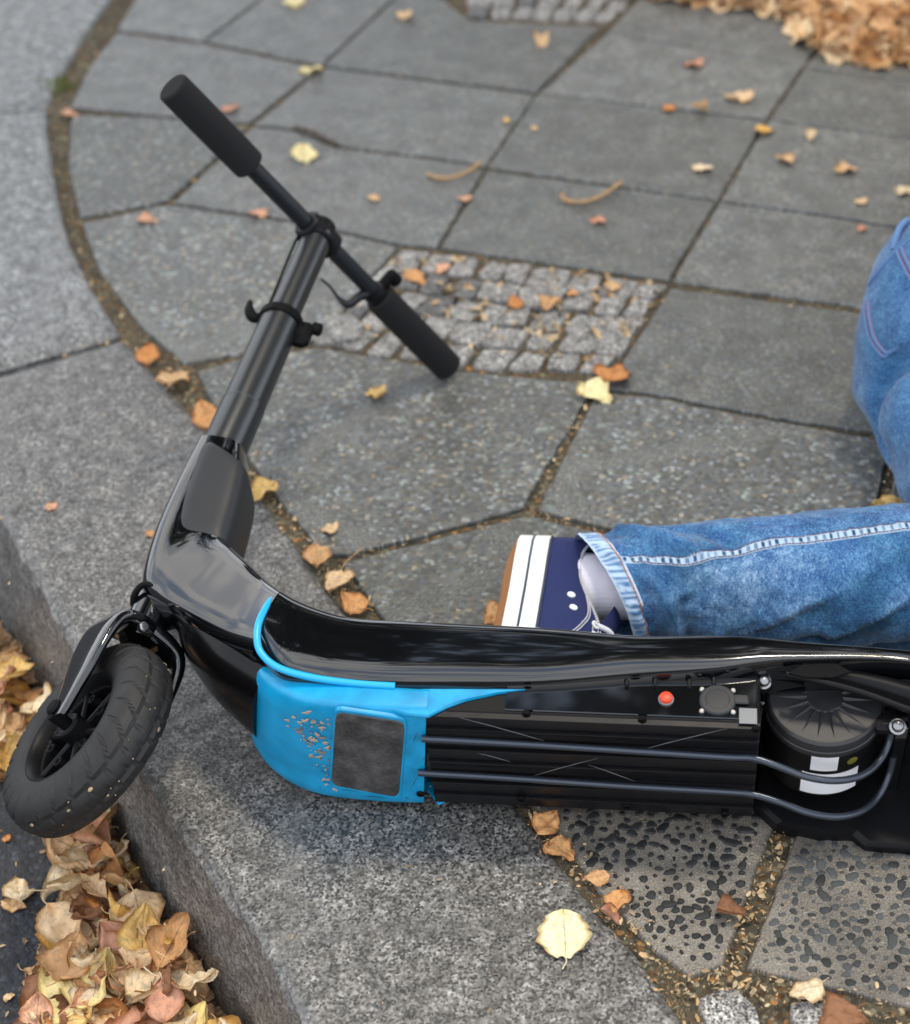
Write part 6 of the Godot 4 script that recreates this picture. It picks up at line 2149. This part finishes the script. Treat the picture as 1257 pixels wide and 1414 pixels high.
# ------------------------------------------------------------------ trees that the gloss mirrors
func build_tree(at: Vector3, high: float, wide: float, sd: int, label: String) -> void:
	var r := RandomNumberGenerator.new()
	r.seed = sd
	var t := holder("street_tree")
	t.position = at
	tag(t, label, "tree", "street trees outside the picture")
	var mb := MB.new()
	var tips := []
	mb.tube(smooth_path([Vector3(0, -0.2, 0), Vector3(0.05, high * 0.2, 0.02), Vector3(-0.05, high * 0.45, 0.05), Vector3(0.1, high * 0.8, 0)], 5), [0.26, 0.24, 0.23, 0.22, 0.21, 0.2, 0.19, 0.18, 0.17, 0.16, 0.14, 0.11, 0.09, 0.07, 0.05, 0.03], 12)
	for k in 16:
		var h := high * r.randf_range(0.3, 0.75)
		var a := TAU * k * 0.382
		var out := wide * r.randf_range(0.5, 0.85) * (1.0 - absf(h / high - 0.5))
		var e := Vector3(cos(a) * out, h + high * r.randf_range(0.08, 0.22), sin(a) * out)
		tips.append(e)
		mb.tube(smooth_path([Vector3(0, h, 0), Vector3(cos(a) * out * 0.5, h + high * 0.05, sin(a) * out * 0.5), e], 4), [0.07, 0.065, 0.06, 0.05, 0.045, 0.04, 0.03, 0.025, 0.015], 7)
	mk(mb, "trunk", tone.bark, t, 60)
	var leaf := MB.new()
	leaf.quad(Vector3(-0.5, 0, 0), Vector3(0, 0.06, -0.35), Vector3(0.55, 0, 0), Vector3(0, 0.06, 0.35))
	var xf := []
	var cols := []
	for tip in tips:
		for c in 5:
			var cc: Vector3 = tip + Vector3(r.randfn(0, 1), r.randfn(0, 0.8), r.randfn(0, 1)) * wide * 0.16
			for i in 190:
				var p := cc + Vector3(r.randfn(0, 1), r.randfn(0, 0.8), r.randfn(0, 1)) * wide * 0.075
				xf.append(Transform3D(Basis.from_euler(Vector3(r.randf_range(-1, 1), r.randf() * TAU, r.randf_range(-1, 1))) * Basis.from_scale(Vector3.ONE * r.randf_range(0.18, 0.34)), p))
				var g := r.randf()
				cols.append(Color(0.045, 0.07, 0.018).lerp(Color(0.14, 0.12, 0.03), g * g))
	kind(many(bake(leaf, 60.0, Vector3.UP), tone.foliage, xf, cols, "crown", t), "stuff")

func build_hedge() -> void:
	var r := RandomNumberGenerator.new()
	r.seed = 8
	var h := holder("hedge")
	tag(h, "long dark green hedge behind the leaf heap, beyond the pavement", "hedge")
	h.position = Vector3(0, 0, -4.6)
	var core := MB.new()
	core.box(Vector3(4.6, 0.7, -0.5), Vector3(9.0, 1.3, 0.5), 0.1)
	mk(core, "stems", tone.bark, h)
	var leaf := MB.new()
	leaf.quad(Vector3(-0.5, 0, 0), Vector3(0, 0.06, -0.35), Vector3(0.55, 0, 0), Vector3(0, 0.06, 0.35))
	var xf := []
	var cols := []
	for i in 9000:
		var p := Vector3(r.randf_range(0.0, 9.3), r.randf_range(0.02, 1.62), -0.5 + r.randfn(0, 0.22))
		xf.append(Transform3D(Basis.from_euler(Vector3(r.randf_range(-1, 1), r.randf() * TAU, r.randf_range(-1, 1))) * Basis.from_scale(Vector3.ONE * r.randf_range(0.06, 0.12)), p))
		var g := r.randf()
		cols.append(Color(0.035, 0.06, 0.016).lerp(Color(0.10, 0.11, 0.03), g * g))
	kind(many(bake(leaf, 60.0, Vector3.UP), tone.foliage, xf, cols, "leaves", h), "stuff")

# ------------------------------------------------------------------ start
func _ready() -> void:
	rng.seed = 20240
	var cam := Camera3D.new()
	cam.name = "camera"
	cam.position = Vector3(0, 1.3225, 1.7595)
	cam.rotation_degrees = Vector3(-36.8, 0, -3.5)
	cam.fov = 30.88
	cam.near = 0.05
	cam.far = 300.0
	var att := CameraAttributesPhysical.new()
	att.frustum_focal_length = 50.0
	att.frustum_focus_distance = 1.77
	att.frustum_near = 0.05
	att.frustum_far = 300.0
	att.exposure_aperture = 3.3
	cam.attributes = att
	add_child(cam)
	cam.fov = 30.88
	var env := Environment.new()
	env.background_mode = Environment.BG_SKY
	var sky := Sky.new()
	var sm := PanoramaSkyMaterial.new()
	var w := 768
	var h := 384
	var cl := noise(FastNoiseLite.TYPE_SIMPLEX, 1.7, 9, 0, 5)
	var img := Image.create(w, h, false, Image.FORMAT_RGBF)
	for y in h:
		var el := (0.5 - (y + 0.5) / h) * PI
		for x in w:
			var az := TAU * (x + 0.5) / w
			var d := Vector3(cos(el) * cos(az), sin(el), cos(el) * sin(az))
			if el < 0.0:
				img.set_pixel(x, y, Color(0.20, 0.20, 0.19))
				continue
			var p := d / (d.y + 0.25)
			var c := smoothstep(-0.30, 0.42, cl.get_noise_2d(p.x * 0.9, p.z * 0.9) + 0.10)
			var blue := Color(0.42, 0.54, 0.76).lerp(Color(0.80, 0.85, 0.93), exp(-d.y * 3.0))
			var white := Color(1.2, 1.18, 1.15).lerp(Color(0.84, 0.86, 0.9), smoothstep(0.1, 0.5, cl.get_noise_2d(p.x * 1.9 + 7.0, p.z * 1.9)))
			img.set_pixel(x, y, blue.lerp(white, c))
	sm.panorama = ImageTexture.create_from_image(img)
	sky.sky_material = sm
	env.sky = sky
	env.background_energy_multiplier = 1.0
	env.tonemap_mode = Environment.TONE_MAPPER_LINEAR
	env.tonemap_exposure = 1.8
	env.sdfgi_enabled = true
	env.ssao_enabled = true
	env.ssil_enabled = true
	var we := WorldEnvironment.new()
	we.name = "environment"
	we.environment = env
	add_child(we)
	var sun := DirectionalLight3D.new()
	sun.name = "sun"
	sun.light_color = Color(1.0, 0.95, 0.87)
	sun.light_energy = 0.5
	sun.light_angular_distance = 10.0
	sun.shadow_enabled = true
	sun.look_at_from_position(Vector3(0.9, 5.0, -1.0), Vector3.ZERO)
	add_child(sun)
	make_materials()
	build_ground()
	build_tree(Vector3(1.6, 0, -6.8), 13.0, 6.4, 3, "tall street tree standing beyond the far edge of the pavement")
	build_tree(Vector3(7.5, 0, -7.5), 12.0, 7.0, 4, "broad street tree farther right beyond the leaf heap")
	build_hedge()
	build_scooter()
	build_person()
	build_leaves()
